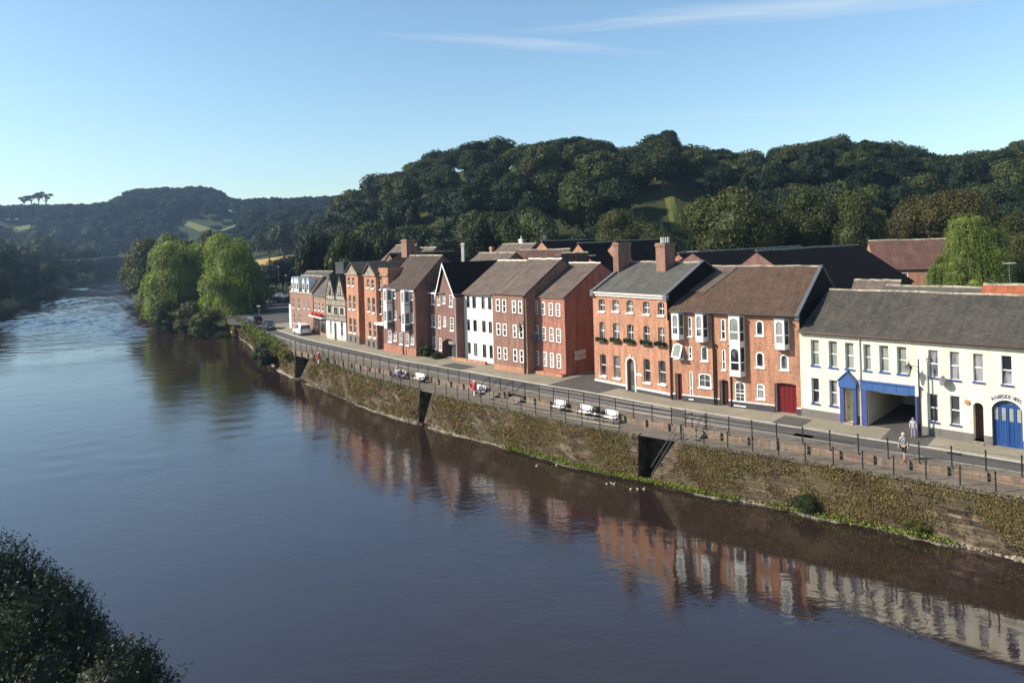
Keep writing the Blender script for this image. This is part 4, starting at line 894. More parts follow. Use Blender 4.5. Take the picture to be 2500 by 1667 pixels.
for k, (x0, x1, pt, pb) in enumerate(((1300,1335,682,1138),(1500,1537,700,1172))):
    p_ = .95; a = Bh.fz(660+x0/4.704, 560+900/4.704, -p_)[0]; b = Bh.fz(660+x1/4.704, 560+900/4.704, -p_)[0]; z1 = Bh.fz(660+(x0+x1)/9.408, 560+pt/4.704, -p_)[1]; z0 = Bh.fz(660+(x0+x1)/9.408, 560+pb/4.704, -p_)[1]
    mb = MB(); mb.box(a,-p_,z0,b,-.002,z1); o = Bh.mbuild(mb, 'oriel', M['white'])
    for zz in ((z1-1.55, z1-.25), (z0+1.1, z0+2.4)):
        mb = MB()
        for i in range(2):
            for j in range(4):
                xa = a+.14+(b-a-.2)*i/2; zb = zz[0]+(zz[1]-zz[0])*j/4; mb.box(xa,-p_-.012,zb,xa+(b-a-.2)/2-.06,-p_-.003,zb+(zz[1]-zz[0])/4-.06)
        mb.build('pane', M['glass'], o)
        mb = MB(); mb.box(b+.002,-p_+.2,zz[0],b+.012,-.2,zz[1]); mb.build('side_pane', M['lead'], o)
    for za, zb in ((z0+.05, z0+.85), (z1-2.0, z1-1.9)): mb = MB(); mb.box(b+.002,-p_+.02,za,b+.03,-.02,zb); mb.build('lead_cladding', M['lead'], o)
# --- pair of tall red brick pedimented houses
def tall(label, p1, p2, win, D, wmat, ph=1.55):
    h = House('pedimented_house', label, p1, p2, 'house', G_ROW); e = 10.55
    for b in win: h.window(h.rect(*Z6(*b)), 0, .12, .05, (0,1), sillw=.16, silld=.14)
    h.walls(D, e, wmat, None); W = h.W
    mb = MB(); mb.box(-.12,-.2,e-.14,W+.12,-.002,e+.06); h.mbuild(mb, 'cornice', M['stone_pale'])
    mb = MB(); mb.extr([(0,0,e),(W,0,e),(W/2,0,e+ph)], (0,.3,0)); h.mbuild(mb, 'pediment', M['stone_pale'])
    mb = MB()
    for xe in (-.2, W+.2): mb.extr([(xe,-.25,e+.0),(W/2,-.25,e+ph+.1),(W/2,-.25,e+ph+.3),(xe,-.25,e+.2)], (0,D,0))
    h.mbuild(mb, 'roof', M['slate_dark'])
    mb = MB(); mb.box(0,-.04,-.4,W,-.002,1.25); h.mbuild(mb, 'plinth', M['plinth_grey'])
    for k in range(2): mb = MB(); mb.box(W*(.25+.4*k),-.06,.2,W*(.25+.4*k)+.45,-.03,1.); h.mbuild(mb, 'cellar_window', M['black'])
    return h
A4 = tall('tall narrow red brick house with a stone pediment next to the timber framed house', (849,834), (878,841), [(888,915,550,642),(938,965,553,648),(903,927,753,912),(950,978,763,918),(908,936,1018,1182),(955,985,1028,1192)], 9, M['brick_orange'])
A5 = tall('tall red brick house with a stone pediment, right one of the pair', (893,847), (922,853), [(1110,1137,573,668),(1160,1190,578,678),(1118,1145,783,942),(1170,1200,788,957),(1130,1160,1063,1232),(1185,1215,1070,1243)], 9, M['brick_orange'])
A5.chimney(1.4, 6.8, 10., 15.6, 1.5, 1.5, M['brick_brown'], 0)
mb = MB(); W5 = A5.W; e5 = 10.55
mb.q((W5-.3,.6,-.4),(W5+2.4,.6,-.4),(W5+2.4,.6,11.6),(W5-.3,.6,11.6)); mb.q((W5+2.4,.6,-.4),(W5+2.4,9,-.4),(W5+2.4,9,11.6),(W5+2.4,.6,11.6)); A5.mbuild(mb, 'side_wing', M['brick_orange'])
o_ = A5.ops; A5.ops = []
for b in [(1243,1277,583,688),(1257,1287,798,968)]: r_ = A5.rect(*Z6(*b), .6); w_ = A5.window(r_, 0, -.02, .06, (0,1), sillw=.14, silld=.2, cut=False); w_.location = (0,.56,0)
A5.ops = o_
mb = MB(); mb.box(W5-.2,.4,e5-.1,W5+2.5,.58,e5+.1); A5.mbuild(mb, 'string_course', M['stone_pale'])
mb = MB(); mb.box(W5,-.5,3.6,W5+2.6,.58,3.9); A5.mbuild(mb, 'door_canopy', M['white'])
mb = MB(); mb.box(W5+.1,.5,-.3,W5+2.3,.58,3.6); A5.mbuild(mb, 'gateway', M['brown_door'])
def hip(h, x0, x1, y0, y1, z0, z1, inset, mat, name='roof'):
    mb = MB(); ym = (y0+y1)/2; a, b = (x0+inset, ym, z1), (x1-inset, ym, z1); c = [(x0,y0,z0),(x1,y0,z0),(x1,y1,z0),(x0,y1,z0)]
    mb.q(c[0], c[1], b, a); mb.q(c[1], c[2], b); mb.q(c[2], c[3], a, b); mb.q(c[3], c[0], a); return h.mbuild(mb, name, mat)
hip(A5, -2.8, W5+3, 3.2, 11, 10.9, 13.6, 1.6, M['slate_black'], 'rear_roof'); hip(A4, -.4, A4.W+.4, 6.4, 12, 10.7, 13., 1.2, M['slate_black'], 'rear_roof')
# --- timber framed house
A3 = House('timber_framed_house', 'old timber framed house with twin gables and a white ground floor', (798,826), (846,834), 'house', G_ROW)
e3 = 6.75; W3 = A3.W
for b in [(822,882,790,912),(930,1000,822,940),(1045,1112,838,945)]: A3.window(A3.rect(*ZA(*b)), 0, .05, .1, (1,2), 'timber', sill='timber')
for b in [(868,900,1075,1300),(1062,1108,1095,1350)]: A3.window(A3.rect(*ZA(*b)), 0, .08, .06, (1,3), 'offwhite', sill='offwhite')
dr = A3.rect(*ZA(945,990,1110,1390)); dr = (dr[0], 0, dr[2], dr[3]); A3.hole(dr, 0, .2)
A3.walls(8, e3, M['plaster'], None)
mb = MB(); mb.q((dr[0],.16,0),(dr[2],.16,0),(dr[2],.16,dr[3]),(dr[0],.16,dr[3])); A3.mbuild(mb, 'door', M['lead'])
cuts = sorted([(0,0),(W3-.0,W3)]+[(o[0], o[2]) for o in A3.ops if o[1] < 2.]); mb = MB(); zt = 2.95
for a, b in zip(cuts[:-1], cuts[1:]): mb.box(a[1], -.03, 0.35, b[0], -.002, zt)
A3.mbuild(mb, 'white_front', M['white_wall'])
mb = MB()
for z in (zt, 3.75, 5.35, 6.3): mb.box(0,-.045,z,W3,-.003,z+.14)
for k in range(17): x = W3*k/16; mb.box(x-.05 if k else 0,-.04,3.0,x+.05,-.003,3.7); mb.box(x-.045 if k else 0,-.04,5.4,x+.045,-.003,6.3)
for x in (0, W3*.3, W3*.62, W3-.12): mb.box(x,-.042,3.7,x+.12,-.003,5.4)
A3.mbuild(mb, 'timber_frame', M['timber'])
for k, xc in enumerate((W3*.26, W3*.76)):
    hw = W3*.235; zp = 10.1
    mb = MB(); mb.extr([(xc-hw,-.12,e3-.1),(xc+hw,-.12,e3-.1),(xc,-.12,zp)], (0,.12,0)); g = A3.mbuild(mb, 'gable', M['plaster'])
    mb = MB()
    for sg in (-1, 1): mb.extr([(xc+sg*hw,-.2,e3-.2),(xc+sg*(hw+.16),-.2,e3-.2),(xc,-.2,zp+.25),(xc,-.2,zp-.12)], (0,.07,0))
    for z in (7.0, 8.5): w_ = hw*(zp-z)/(zp-e3); mb.box(xc-w_,-.165,z,xc+w_,-.122,z+.12)
    for u in (-.55, 0, .55): mb.box(xc+u*hw-.05,-.16,e3,xc+u*hw+.05,-.122,e3+(zp-e3)*(1-abs(u))-.2)
    mb.build('bargeboard', M['timber'], g)
    mb = MB(); mb.box(xc-.42,-.2,7.15,xc+.42,-.125,8.4); w_ = mb.build('gable_window', M['timber'], g); 
    mb = MB()
    for i in range(2):
        for j in range(3): mb.box(xc-.37+.38*i,-.21,7.2+.4*j,xc-.03+.38*i,-.203,7.55+.4*j)
    mb.build('pane', M['glass_curtain'], g)
    mb = MB()
    for sg in (-1, 1): mb.extr([(xc+sg*(hw+.25),-.15,e3-.3),(xc,-.15,zp+.12),(xc,-.15,zp+.3),(xc+sg*(hw+.3),-.15,e3-.15)], (0,5.5,0))
    A3.mbuild(mb, 'gable_roof', M['slate_dark'])
A3.roof(8, e3, 4., 9.9, M['slate_dark'], .1, .05, seed=9, ridge='stone_pale')
mb = MB(); A3.chimney(-.7, 3.6, 8.5, 12.2, 2.6, 1.2, M['plinth_dark'], 2, pot='plinth_grey')
# --- narrow shop house
A2 = House('shop_house', 'narrow brick house with a white shop fascia and red flowers', (768,814), (797,823), 'house', G_ROW)
e2 = 6.6; W2 = A2.W
for b in [(608,640,688,700),(700,735,700,715)]: pass
for k in range(3): A2.window((.5+k*1.9, 4.1, 1.25+k*1.9, 5.6), 0, .06, .08, (0,1), sillw=.1)
A2.walls(7, e2, M['brick_old'], (2.6, 9.4)); A2.roof(7, e2, 2.6, 9.4, M['slate'], .15, .0, seed=10)
mb = MB(); mb.box(-.6,-.75,3.0,W2,-.0,3.25); A2.mbuild(mb, 'shop_canopy', M['white'])
mb = MB(); mb.box(.2,-.03,.5,W2*.3,-.002,2.8); mb.box(W2*.55,-.03,.6,W2*.95,-.002,2.6); A2.mbuild(mb, 'shop_window', M['glass'])
mb = MB(); mb.box(W2*.32,-.03,0,W2*.5,-.002,2.6); A2.mbuild(mb, 'door', M['brown_door'])
V = []
for _ in range(420):
    c = np.array([random.uniform(.9, W2-.4), random.uniform(-.75,-.35), 3.27+abs(random.gauss(.2,.14))]); a_ = RNG.normal(size=3)*.1; b_ = RNG.normal(size=3)*.1; V.append([c-a_, c-b_, c+a_, c+b_])
fb = thing('flower_box', 'long box of bright red flowers on the white shop fascia', 'flower box', A2.P1, A2.root.rotation_euler.z); link('flowers', quads_mesh('flowers', np.array(V), [M['flower']]), fb); mb = MB(); mb.box(.8,-.7,3.25,W2-.3,-.4,3.4); mb.build('trough', M['timber'], fb)
# --- end house with dormers
A1 = House('dormer_house', 'end brick house with five white dormers in a dark roof', (711.9,802), (766,813), 'house', G_ROW)
e1 = 6.85; W1 = A1.W
for b in [(186,210,640,830),(282,310,650,850),(390,412,725,840),(470,495,735,850)]: A1.window(A1.rect(*ZA(*b)), 0, .08, .06, (0,1), sillw=.1)
for b in [(200,222,925,1110),(288,322,945,1100)]: A1.window(A1.rect(*ZA(*b)), 0, .08, .06, (0,1), sillw=.1)
A1.walls(7, e1, M['brick_old'], (2.1, 9.5)); A1.roof(7, e1, 2.1, 9.5, M['tile_dark'], .1, .05, seed=11)
mb = MB(); mb.box(-.1,-.2,e1-.12,W1+.05,-.002,e1+.02); A1.mbuild(mb, 'cornice', M['offwhite'])
for px in (178, 233, 275, 382, 464):
    s_ = A1.fz(690+px/7.465, 640+420/7.465)[0]; mb = MB(); mb.extr([(s_-.42,-.06,e1+.1),(s_+.42,-.06,e1+.1),(s_+.42,-.06,e1+1.75),(s_,-.06,e1+2.7),(s_-.42,-.06,e1+1.75)], (0,1.4,0)); dm = A1.mbuild(mb, 'dormer', M['white'])
    mb = MB(); mb.box(s_-.26,-.075,e1+.5,s_+.26,-.065,e1+1.6); mb.build('dormer_window', M['glass'], dm)
mb = MB(); mb.box(-1.7,.3,-.3,-.02,5,4.4); A1.mbuild(mb, 'white_annex', M['white_wall'])
mb = MB(); mb.extr([(-1.8,.2,4.4),(0,.2,4.4),(0,2.6,6.3),(-1.8,2.6,6.3)], (0,.12,.05)); A1.mbuild(mb, 'annex_roof', M['slate'])
# ------------------------------------------------------------------ houses behind
def back_house(name, label, px, py, Y, rz, W, D, eave, ridge, wall, roofm, axis='x', wins=(), chim=None, gz=None, front=True):
    """px,py,Y: the ridge's left (axis x) or near (axis y) end; ridge runs along local x, front to -y"""
    P = zat(px, py, Y); z0 = P.z-ridge; a = Vector((math.cos(rz), math.sin(rz), 0)); n = Vector((-a.y, a.x, 0))
    o = P-n*(D/2); o.z = z0; t = thing(name, label, 'house', o, rz, 'houses behind the riverside row')
    h = House.__new__(House); h.root = t; h.W = W; h.ops = []; h.P1 = o; h.a = a; h.n = n
    for w in wins: h.window(w, 0, .05, .1, (1,3))
    h.walls(D, eave, wall, (D/2, ridge), z0=-6); h.roof(D, eave, D/2, ridge, roofm, .25, .1, seed=len(name)+int(px))
    if chim: h.chimney(*chim)
    return h
AN = math.radians(-45)
back_house('slate_warehouse', 'long black slate roof wing running back behind the mossy roofed terrace', 1846, 616, 70, math.radians(45), 30, 12.6, 8.4, 13.0, M['brick_dark'], M['slate_black'])
back_house('slate_warehouse', 'black slate roofed range behind the orange house with chimneys', 1690, 619, 77, math.radians(45), 30, 13, 9., 13.0, M['brick_dark'], M['slate_black'])
back_house('brick_villa', 'red brick house with a mauve tile roof beside the pale willow', 2121, 590, 104, math.radians(-17), 24, 9.5, 9.2, 13.2, M['brick_orange'], M['tile_red'], wins=[(2.9,6.3,4.1,8.7),(6.4,6.3,7.5,8.7),(9.5,6.3,10.7,8.7)])
back_house('small_roof_house', 'small brown tiled roof with stone coping behind the cream building', 2088, 687, 72, math.radians(-40), 4.2, 5.5, 7.6, 9.6, M['brick_dark'], M['tile_mauve'])
back_house('rear_range', 'low mossy slate range behind the ridge of the cream building', 2165, 701, 67, AN, 14, 6, 7.6, 9.3, M['brick_dark'], M['slate'])
back_house('orange_roof_house', 'bright orange tiled roof at the right edge behind the cream building', 2404, 698, 57, AN, 12, 6, 8.6, 10.4, M['brick_bay'], M['tile_orange'])
back_house('cottage', 'pale tiled roof with a clay pot behind the white house', 1171, 620, 108, AN, 8, 8, 9.8, 12.2, M['brick_dark'], M['tile_mauve'], chim=(2.5,4.3,11.6,13.3,.5,.5,M['terracotta'],0))
back_house('cottage', 'pale tiled roof with one chimney, topmost behind the brown brick house', 1228, 598, 128, AN, 8.5, 8, 9.8, 12.4, M['brick_dark'], M['tile_mauve'], chim=(4.6,4.2,12,13.4,.9,.5,M['offwhite'],1))
back_house('cottage', 'dark purple tiled roof above the brown brick roof', 1262, 613, 112, math.radians(-20), 9, 10, 9., 12.6, M['brick_dark'], M['tile_red'])
back_house('gabled_cottage', 'dark roofed house with a narrow pale brick gable above the red brick roof', 1322, 590, 118, math.radians(45), 20, 9, 9.5, 13.6, M['brick_bay'], M['slate_black'])
back_house('gabled_cottage', 'dark roofed house with the widest pale gable, left of the tall chimney', 1411, 596, 104, math.radians(45), 22, 9, 8.8, 13.4, M['brick_bay'], M['slate_black'])
back_house('gabled_cottage', 'dark roofed house with a pink gable tip right above the tall chimney', 1501, 590, 106, math.radians(45), 14, 7, 10., 13.2, M['brick_bay'], M['slate_black'])
back_house('gabled_cottage', 'house with a pink brick gable between the two tall chimneys and the black roof', 1656, 621, 92, math.radians(45), 9, 7, 9.4, 12.4, M['brick_red'], M['slate_black'])
back_house('cottage', 'pale tiled roof beside the big square chimney', 968, 601, 124, AN, 6, 7, 10.5, 13.2, M['brick_dark'], M['tile_mauve'])
back_house('cottage', 'grey tiled roof behind the house with white oriels', 1018, 607, 122, AN, 5.5, 6, 10.6, 12.6, M['brick_dark'], M['tile_mauve'])
back_house('cottage', 'dark roof with a thin pale chimney behind the pointed gable', 1118, 646, 95, math.radians(-12), 6, 9, 8., 12.2, M['brick_dark'], M['slate_black'], chim=(.8,4.4,12,15.2,.4,.4,M['offwhite'],0))
back_house('cottage', 'black roof between the brown and red brick houses', 1372, 620, 96, math.radians(-10), 3.6, 9, 8.5, 12.3, M['brick_dark'], M['slate_black'])
back_house('slate_warehouse', 'black roof running back beside the big square chimney', 951, 621, 107, math.radians(45), 13, 9, 9., 13.2, M['brick_dark'], M['slate_black'])
back_house('cottage', 'old slate roof at the far end behind the dormers', 749, 664, 134, math.radians(-30), 7, 9, 7., 9.8, M['brick_dark'], M['slate'])
# ------------------------------------------------------------------ trees and plants
def unit(n, rng, up=0.):
    v = rng.normal(size=(n,3)); v[:,2] += up; return v/np.linalg.norm(v, axis=1, keepdims=True)
def cards(P, N, sz, rng, asp=.7, jit=.55, asp_dir=None):
    n = len(P); N = N+rng.normal(size=(n,3))*jit; N /= np.linalg.norm(N, axis=1, keepdims=True)
    A = rng.normal(size=(n,3)) if asp_dir is None else asp_dir+rng.normal(size=(n,3))*.25
    T = A-N*np.sum(A*N, 1, keepdims=True); T /= np.linalg.norm(T, axis=1, keepdims=True); B = np.cross(N, T)
    s = (sz*rng.uniform(.55, 1.4, n))[:,None]; k = asp*rng.uniform(.7, 1.3, n)[:,None]
    # kite-shaped leaf clump, folded a little
    return np.stack([P-T*s*.5, P+B*s*k*.5-N*s*.08+T*s*.05, P+T*s*.5, P-B*s*k*.5-N*s*.08+T*s*.05], 1)
def ellq(c, r, rng, nu=8, nv=5, j=.08):
    out = []; g = []
    for i in range(nv+1):
        th = .15+(math.pi-.3)*i/nv; row = []
        for k in range(nu):
            a = 2*math.pi*k/nu; q = 1+rng.uniform(-j, j); row.append((c[0]+r[0]*math.sin(th)*math.cos(a)*q, c[1]+r[1]*math.sin(th)*math.sin(a)*q, c[2]+r[2]*math.cos(th)*q))
        g.append(row)
    for i in range(nv):
        for k in range(nu): out.append([g[i+1][k], g[i+1][(k+1) % nu], g[i][(k+1) % nu], g[i][k]])
    out.append([g[0][0], g[0][2], g[0][4], g[0][6]]); return np.array(out)
def limbs(rng, lobes, base_r=.028, top=.5):
    mb = MB(); mb.tube([(0,0,-.04),(.005,0,.12),(rng.uniform(-.02,.02),rng.uniform(-.02,.02),top)], [base_r*1.5, base_r, base_r*.6], 7)
    for c, r in lobes[:7]: mb.tube([(0,0,top*.55),(c[0]*.5,c[1]*.5,(top*.6+c[2])/2),tuple(c)], [base_r*.55, base_r*.35, base_r*.12], 5)
    return mb
def broad_lobes(rng, kind='round'):
    L = []
    if kind == 'round': mc, mr, n = (0,0,.6), (.33,.33,.31), 15
    elif kind == 'tall': mc, mr, n = (0,0,.57), (.27,.27,.37), 15
    elif kind == 'spread': mc, mr, n = (0,0,.62), (.38,.38,.24), 17
    elif kind == 'bush': mc, mr, n = (0,0,.38), (.36,.36,.40), 13
    elif kind == 'cone':
        for i in range(11):
            z = .16+.78*i/10; w = .30*(1-z)+.02; a = rng.uniform(0, 6.28); L.append((np.array([math.cos(a)*w*.35, math.sin(a)*w*.35, z]), np.array([w, w, .085])))
        return L
    mc = np.array(mc); mr = np.array(mr); L.append((mc, mr*.82))
    n = int(n*1.7)
    for i in range(n):
        d = unit(1, rng, .3)[0]; k = rng.uniform(.085, .22) if kind != 'bush' else rng.uniform(.10,.24)
        L.append((mc+d*mr*rng.uniform(.62, .92), np.array([k, k, k*rng.uniform(.7, .95)])))
    return L
def crown(rng, lobes, n, sz, jit=.55, core=.8, asp=.75, shell=.16):
    A = np.array([r[0]*r[1] for c, r in lobes]); A[0] *= .5; idx = rng.choice(len(lobes), n, p=A/A.sum())
    C = np.array([c for c, r in lobes])[idx]; R = np.array([r for c, r in lobes])[idx]
    d = unit(n, rng, .25); P = C+d*R*(1+rng.normal(size=(n,1))*shell*.5+.02); N = d/R; N /= np.linalg.norm(N, axis=1, keepdims=True)
    V = [cards(P, N, sz, rng, asp, jit)]
    for c, r in lobes: V.append(ellq(c, r*core, rng))
    return np.concatenate(V)
def merge_tree(name, V, mb, mats):
    q = []
    for f in mb.f:
        p = [mb.v[i] for i in f]
        if len(p) == 4: q.append(p)
    q = np.array(q); return quads_mesh(name, np.concatenate([V, q]), mats, np.concatenate([np.zeros(len(V)), np.ones(len(q))]))
PROT = {}
def proto(key, kind, mat, n, sz, seed, jit=.45, core=.68, whole=True, asp=.75):
    rng = np.random.default_rng(seed); L = broad_lobes(rng, kind); V = crown(rng, L, n, sz, jit, core, asp)
    tr = limbs(rng, L, top=.5 if kind != 'cone' else .9)
    if whole: PROT[key] = merge_tree(key, V, tr, [mat, M['bark']])
    else: PROT[key] = (quads_mesh(key+'_crown', V, [mat]), tr)
for i in range(3): proto(f'round{i}', 'round', M['leaf_hill'], 6000, .040, 20+i)
for i in range(2): proto(f'tall{i}', 'tall', M['leaf_hill'], 6000, .038, 30+i)
for i in range(2): proto(f'spread{i}', 'spread', M['leaf_hill'], 6000, .040, 40+i)
proto('cone0', 'cone', M['leaf_hill'], 2600, .05, 50)
for i in range(3): proto(f'bank{i}', ('round','spread','bush')[i], M['leaf_bank'], 6000, .034, 60+i)
proto('shrub0', 'bush', M['leaf_shrub'], 5200, .04, 70); proto('shrub1', 'bush', M['leaf_bank'], 5200, .04, 71); proto('lime0', 'bush', M['leaf_lime'], 2600, .055, 72)
for i in range(2): proto(f'green{i}', ('round','bush')[i], M['leaf_shrub'], 6500, .038, 90+i)
proto('mid0', 'round', M['leaf_mid'], 30000, .018, 80, .6, .64, False); proto('mid1', 'tall', M['leaf_mid'], 28000, .018, 81, .6, .64, False); proto('mid2', 'spread', M['leaf_autumn'], 28000, .018, 82, .6, .64, False)
def put(key, name, label, cat, x, y, h, w, z=None, group=None, rz=None, sink=.3):
    me = PROT[key]; z = terr1(x, y) if z is None else z
    o = bpy.data.objects.new(name, me if not isinstance(me, tuple) else None); COL.objects.link(o); o.location = (x, y, z-sink); o.rotation_euler = (0,0,random.uniform(0, 6.28) if rz is None else rz); o.scale = (w, w*random.uniform(.92, 1.08), h)
    tag(o, label, cat, group)
    if isinstance(me, tuple):
        c = link('crown', me[0], o); t = me[1].build('trunk', M['bark'], o)
    return o
KN = {'green': 'lighter rounded', 'shrub': 'paler bushy', 'round': 'rounded', 'tall': 'tall narrow', 'spread': 'spreading', 'cone': 'pointed conifer-like'}
# skyline row of the wooded hill
skp = lerp_tab(sky_near)
rnd = random.Random(5); px = 800.; used = 0
GH = 'trees on the wooded hill behind the houses'
while px < 2640:
    Yr = float(np.interp(px, [690,900,1200,2700], [420,330,280,265])); top = skp(px)+rnd.choice([-4, 0, 3, 10, 16])+rnd.uniform(-3, 6)
    h = rnd.uniform(15, 20); p = zat(px, top, Yr+rnd.uniform(-8, 6)); w = rnd.uniform(13, 20)
    k = rnd.choice(['round0','round1','round2','tall0','spread0','tall1'])
    side = 'left end' if px < 1250 else 'middle' if px < 1950 else 'right end'
    put(k, 'broadleaf_tree', f"dark {KN[k[:-1]]} tree on the skyline at the {side} of the wooded hill", 'tree', p.x, p.y, h, w, p.z-h, GH, sink=0)
    px += rnd.uniform(34, 72)*(1 if px > 1000 else .8)
# slope
cells = []
y = 146.
while y < 330:
    st = 12.8+(y-146)*.012; x = -.27*y
    while x < .80*y:
        cells.append((x+rnd.uniform(-3.4, 3.4), y+rnd.uniform(-3.4, 3.4))); x += st
    y += st*.86
n_ = 0
for x, y in cells:
    th = x/y; Yr = float(np.interp(th, TH, YR))
    if y > Yr-6 or (th < -.02 and y < 165) or (th < -.2 and y < 190): continue
    if .228 < th < .27 and 186 < y < 210: continue
    k = rnd.choice(['round0','round1','round2','tall0','tall1','spread0','spread1','round0','cone0' if rnd.random() < .3 else 'shrub0'])
    if k == 'shrub0' and rnd.random() < .4: k = 'green0'
    h = rnd.uniform(11, 18.5)*(1. if y > 165 else .8); w = rnd.uniform(11, 21)
    if (.20 < th < .275 and y < 190) or (30 < x < 58 and 184 < y < 211): h, w = rnd.uniform(3.5, 5.5), rnd.uniform(7, 10)
    zt_ = terr1(x, y)+h-.3; a_, b_ = x/y, (HC-zt_)/y; ppx, ppy = CX+F*(a_*_c+b_*_s), CY+F*(b_*_c-a_*_s)
    lim = skp(ppx)+rnd.uniform(6, 40)
    if ppy < lim: h -= (lim-ppy)/F*y
    if h < 5: continue
    part_ = 'lower slope' if y < 190 else 'upper slope'; side = 'left' if th < .12 else 'middle' if th < .42 else 'right'
    put(k, 'broadleaf_tree', f"{KN[k[:-1]] if k[:-1] in ('shrub','green') else 'dark green '+KN[k[:-1]]} tree on the {part_} of the wooded hill, {side} part", 'tree', x, y, h, w, None, GH); n_ += 1
print('slope trees', n_)
# larger nearer trees behind the houses
for key, lab, px, top, Y, wpx, gz in (('mid0','big sunlit olive green tree behind the black slate roofs',1775,438,119,262,5),('mid1','dark tall tree right of the big olive tree',1960,444,121,170,5),('mid1','rusty tipped tree at the right of the tall dark trees',2085,448,118,185,5),
    ('mid2','autumn tinged tree with orange top behind the red villa',2290,452,124,215,6),('mid1','dark tree at the right edge behind the pale willow',2470,505,118,190,5),('mid0','leafy green tree behind the chimney of the orange house',1600,545,124,110,5),('mid1','dark green tree left of the orange house chimney',1500,498,128,150,5)):
    p = zat(px, top, Y); h = p.z-gz; put(key, 'garden_tree', lab, 'tree', p.x, p.y, h, wpx/F*Y*1.12, gz, 'large trees between the houses and the hill')
p = zat(2140, 482, 135); put('shrub0', 'garden_tree', 'small grey green tree between the dark trees and the far wood', 'tree', p.x, p.y, 11, 8, p.z-11, None)
p = zat(1107, 574, 138); put('lime0', 'lime_tree', 'bright yellow green round tree behind the gabled house', 'tree', p.x, p.y, 9, 7.5, p.z-9)
p = zat(2385, 392, 230); put('mid2', 'autumn_tree', 'yellowing tree high on the right of the wooded hill', 'tree', p.x, p.y, 13, 15, p.z-13)
p = zat(1425, 412, 232); put('shrub0', 'hillside_bush', 'pale round tree standing out on the middle of the hill', 'tree', p.x, p.y, 11, 8.5, p.z-11)
p = zat(1700, 588, 105); 
for k, (px, py) in enumerate(((1690,592),(1735,597))): p = zat(px, py, 106); put('shrub0', 'flowering_shrub', f"pale flecked shrub in front of the big olive tree, {'left' if k == 0 else 'right'} one", 'shrub', p.x, p.y, 6, 6, p.z-6)
# row of low trees directly behind the rooftops
px = 760
while px < 2560:
    Y = rnd.uniform(132, 146); top = rnd.uniform(528, 572) if px < 1600 else rnd.uniform(540, 580); p = zat(px, top, Y); k = rnd.choice(['round1','spread1','tall0','bank2','bank0'])
    put(k, 'garden_tree', 'dark garden tree in the row just behind the rooftops', 'tree', p.x, p.y, p.z-4, rnd.uniform(7, 12), 4, 'garden trees behind the rooftops'); px += rnd.uniform(55, 95)
# left bank
GL = 'trees along the far left river bank'; Y = 176.
while Y < 770:
    xb = float(np.interp(Y, LB_y, LB_x))
    for off, hh in ((3, (9, 16)), (13, (16, 23)), (30, (20, 28)), (52, (20, 27))):
        x = xb-off*rnd.uniform(.8, 1.3); yy = Y+rnd.uniform(-5, 5)
        if x/yy < -.86: continue
        k = rnd.choice(['bank0','bank1','bank2']); h = rnd.uniform(*hh); row = {3: 'at the water edge of', 13: 'in the front of', 30: 'behind the first trees on', 52: 'at the back of'}[off]
        put(k, 'river_tree', f"{'dark shaded' if off < 10 else 'green'} {dict(bank0='rounded', bank1='spreading', bank2='bushy')[k]} tree {row} the far left bank", 'tree', x, yy, h, h*rnd.uniform(.6, .85), None, GL)
    Y *= 1.04
# right bank beyond the willows
GR = 'trees along the right bank upstream of the willows'
for px, top, Y, w in ((345,575,255,12),(375,553,240,16),(415,560,228,15),(440,556,215,13),(330,620,290,12),(322,640,360,14),(470,560,250,14)):
    p = zat(px, top, Y); z = max(1.5, terr1(p.x, p.y)); put(rnd.choice(['green0','green1']), 'river_tree', 'mid green riverside tree in the clump upstream of the two willows', 'tree', p.x, p.y, p.z-z, w, z, GR)
p = zat(508, 553, 235); z = terr1(p.x, p.y); put('round1', 'copper_tree', 'dark purple brown tree peeping out behind the left willow', 'tree', p.x, p.y, p.z-z, 9, z)
for px, top, Y, w in ((600,622,205,10),(640,628,232,11),(672,632,225,10),(705,622,238,12),(735,632,230,11),(765,610,215,12),(795,580,205,13),(830,570,195,12),(690,540,395,22),(655,548,410,16),(745,545,350,18),(780,520,330,18),(830,545,250,16),(620,655,212,9),(690,652,236,9),(755,650,222,9)):
    p = zat(px, top, Y); z = terr1(p.x, p.y); put(rnd.choice(['bank0','bank1','bank2','round2']), 'hedgerow_tree', 'dark hedgerow tree beyond the car park' if Y < 260 else 'bluish dark tree by the distant golden field', 'tree', p.x, p.y, p.z-z, w, z, 'trees around the car park and golden field')
for k in range(9):
    px = 585+k*24; p = zat(px, rnd.uniform(566, 590), 470+rnd.uniform(-12, 12)); z = terr1(p.x, p.y); put(rnd.choice(['bank0','bank1','bank2']), 'hedgerow_tree', 'bluish dark tree by the distant golden field', 'tree', p.x, p.y, max(8, p.z-z), 12, z, 'trees around the car park and golden field')
# scattered valley trees in front of the far wood
for _ in range(110):
    Y = rnd.uniform(300, 560); th = rnd.uniform(-.80, -.24); x = th*Y
    if float(np.interp(Y, LB_y, LB_x))-6 < x < float(np.interp(Y, RB_y, RB_x))+8: continue
    if -176 < x < -98 and 340 < Y < 460: continue
    if Y > 425 and (-.55 < th < -.36 or th < -.66): continue
    put(rnd.choice(['bank0','bank1','bank2']), 'valley_tree', 'small dark tree in the valley below the distant wooded hill', 'tree', x, Y, rnd.uniform(9, 15), rnd.uniform(9, 15), None, 'trees scattered over the distant valley')
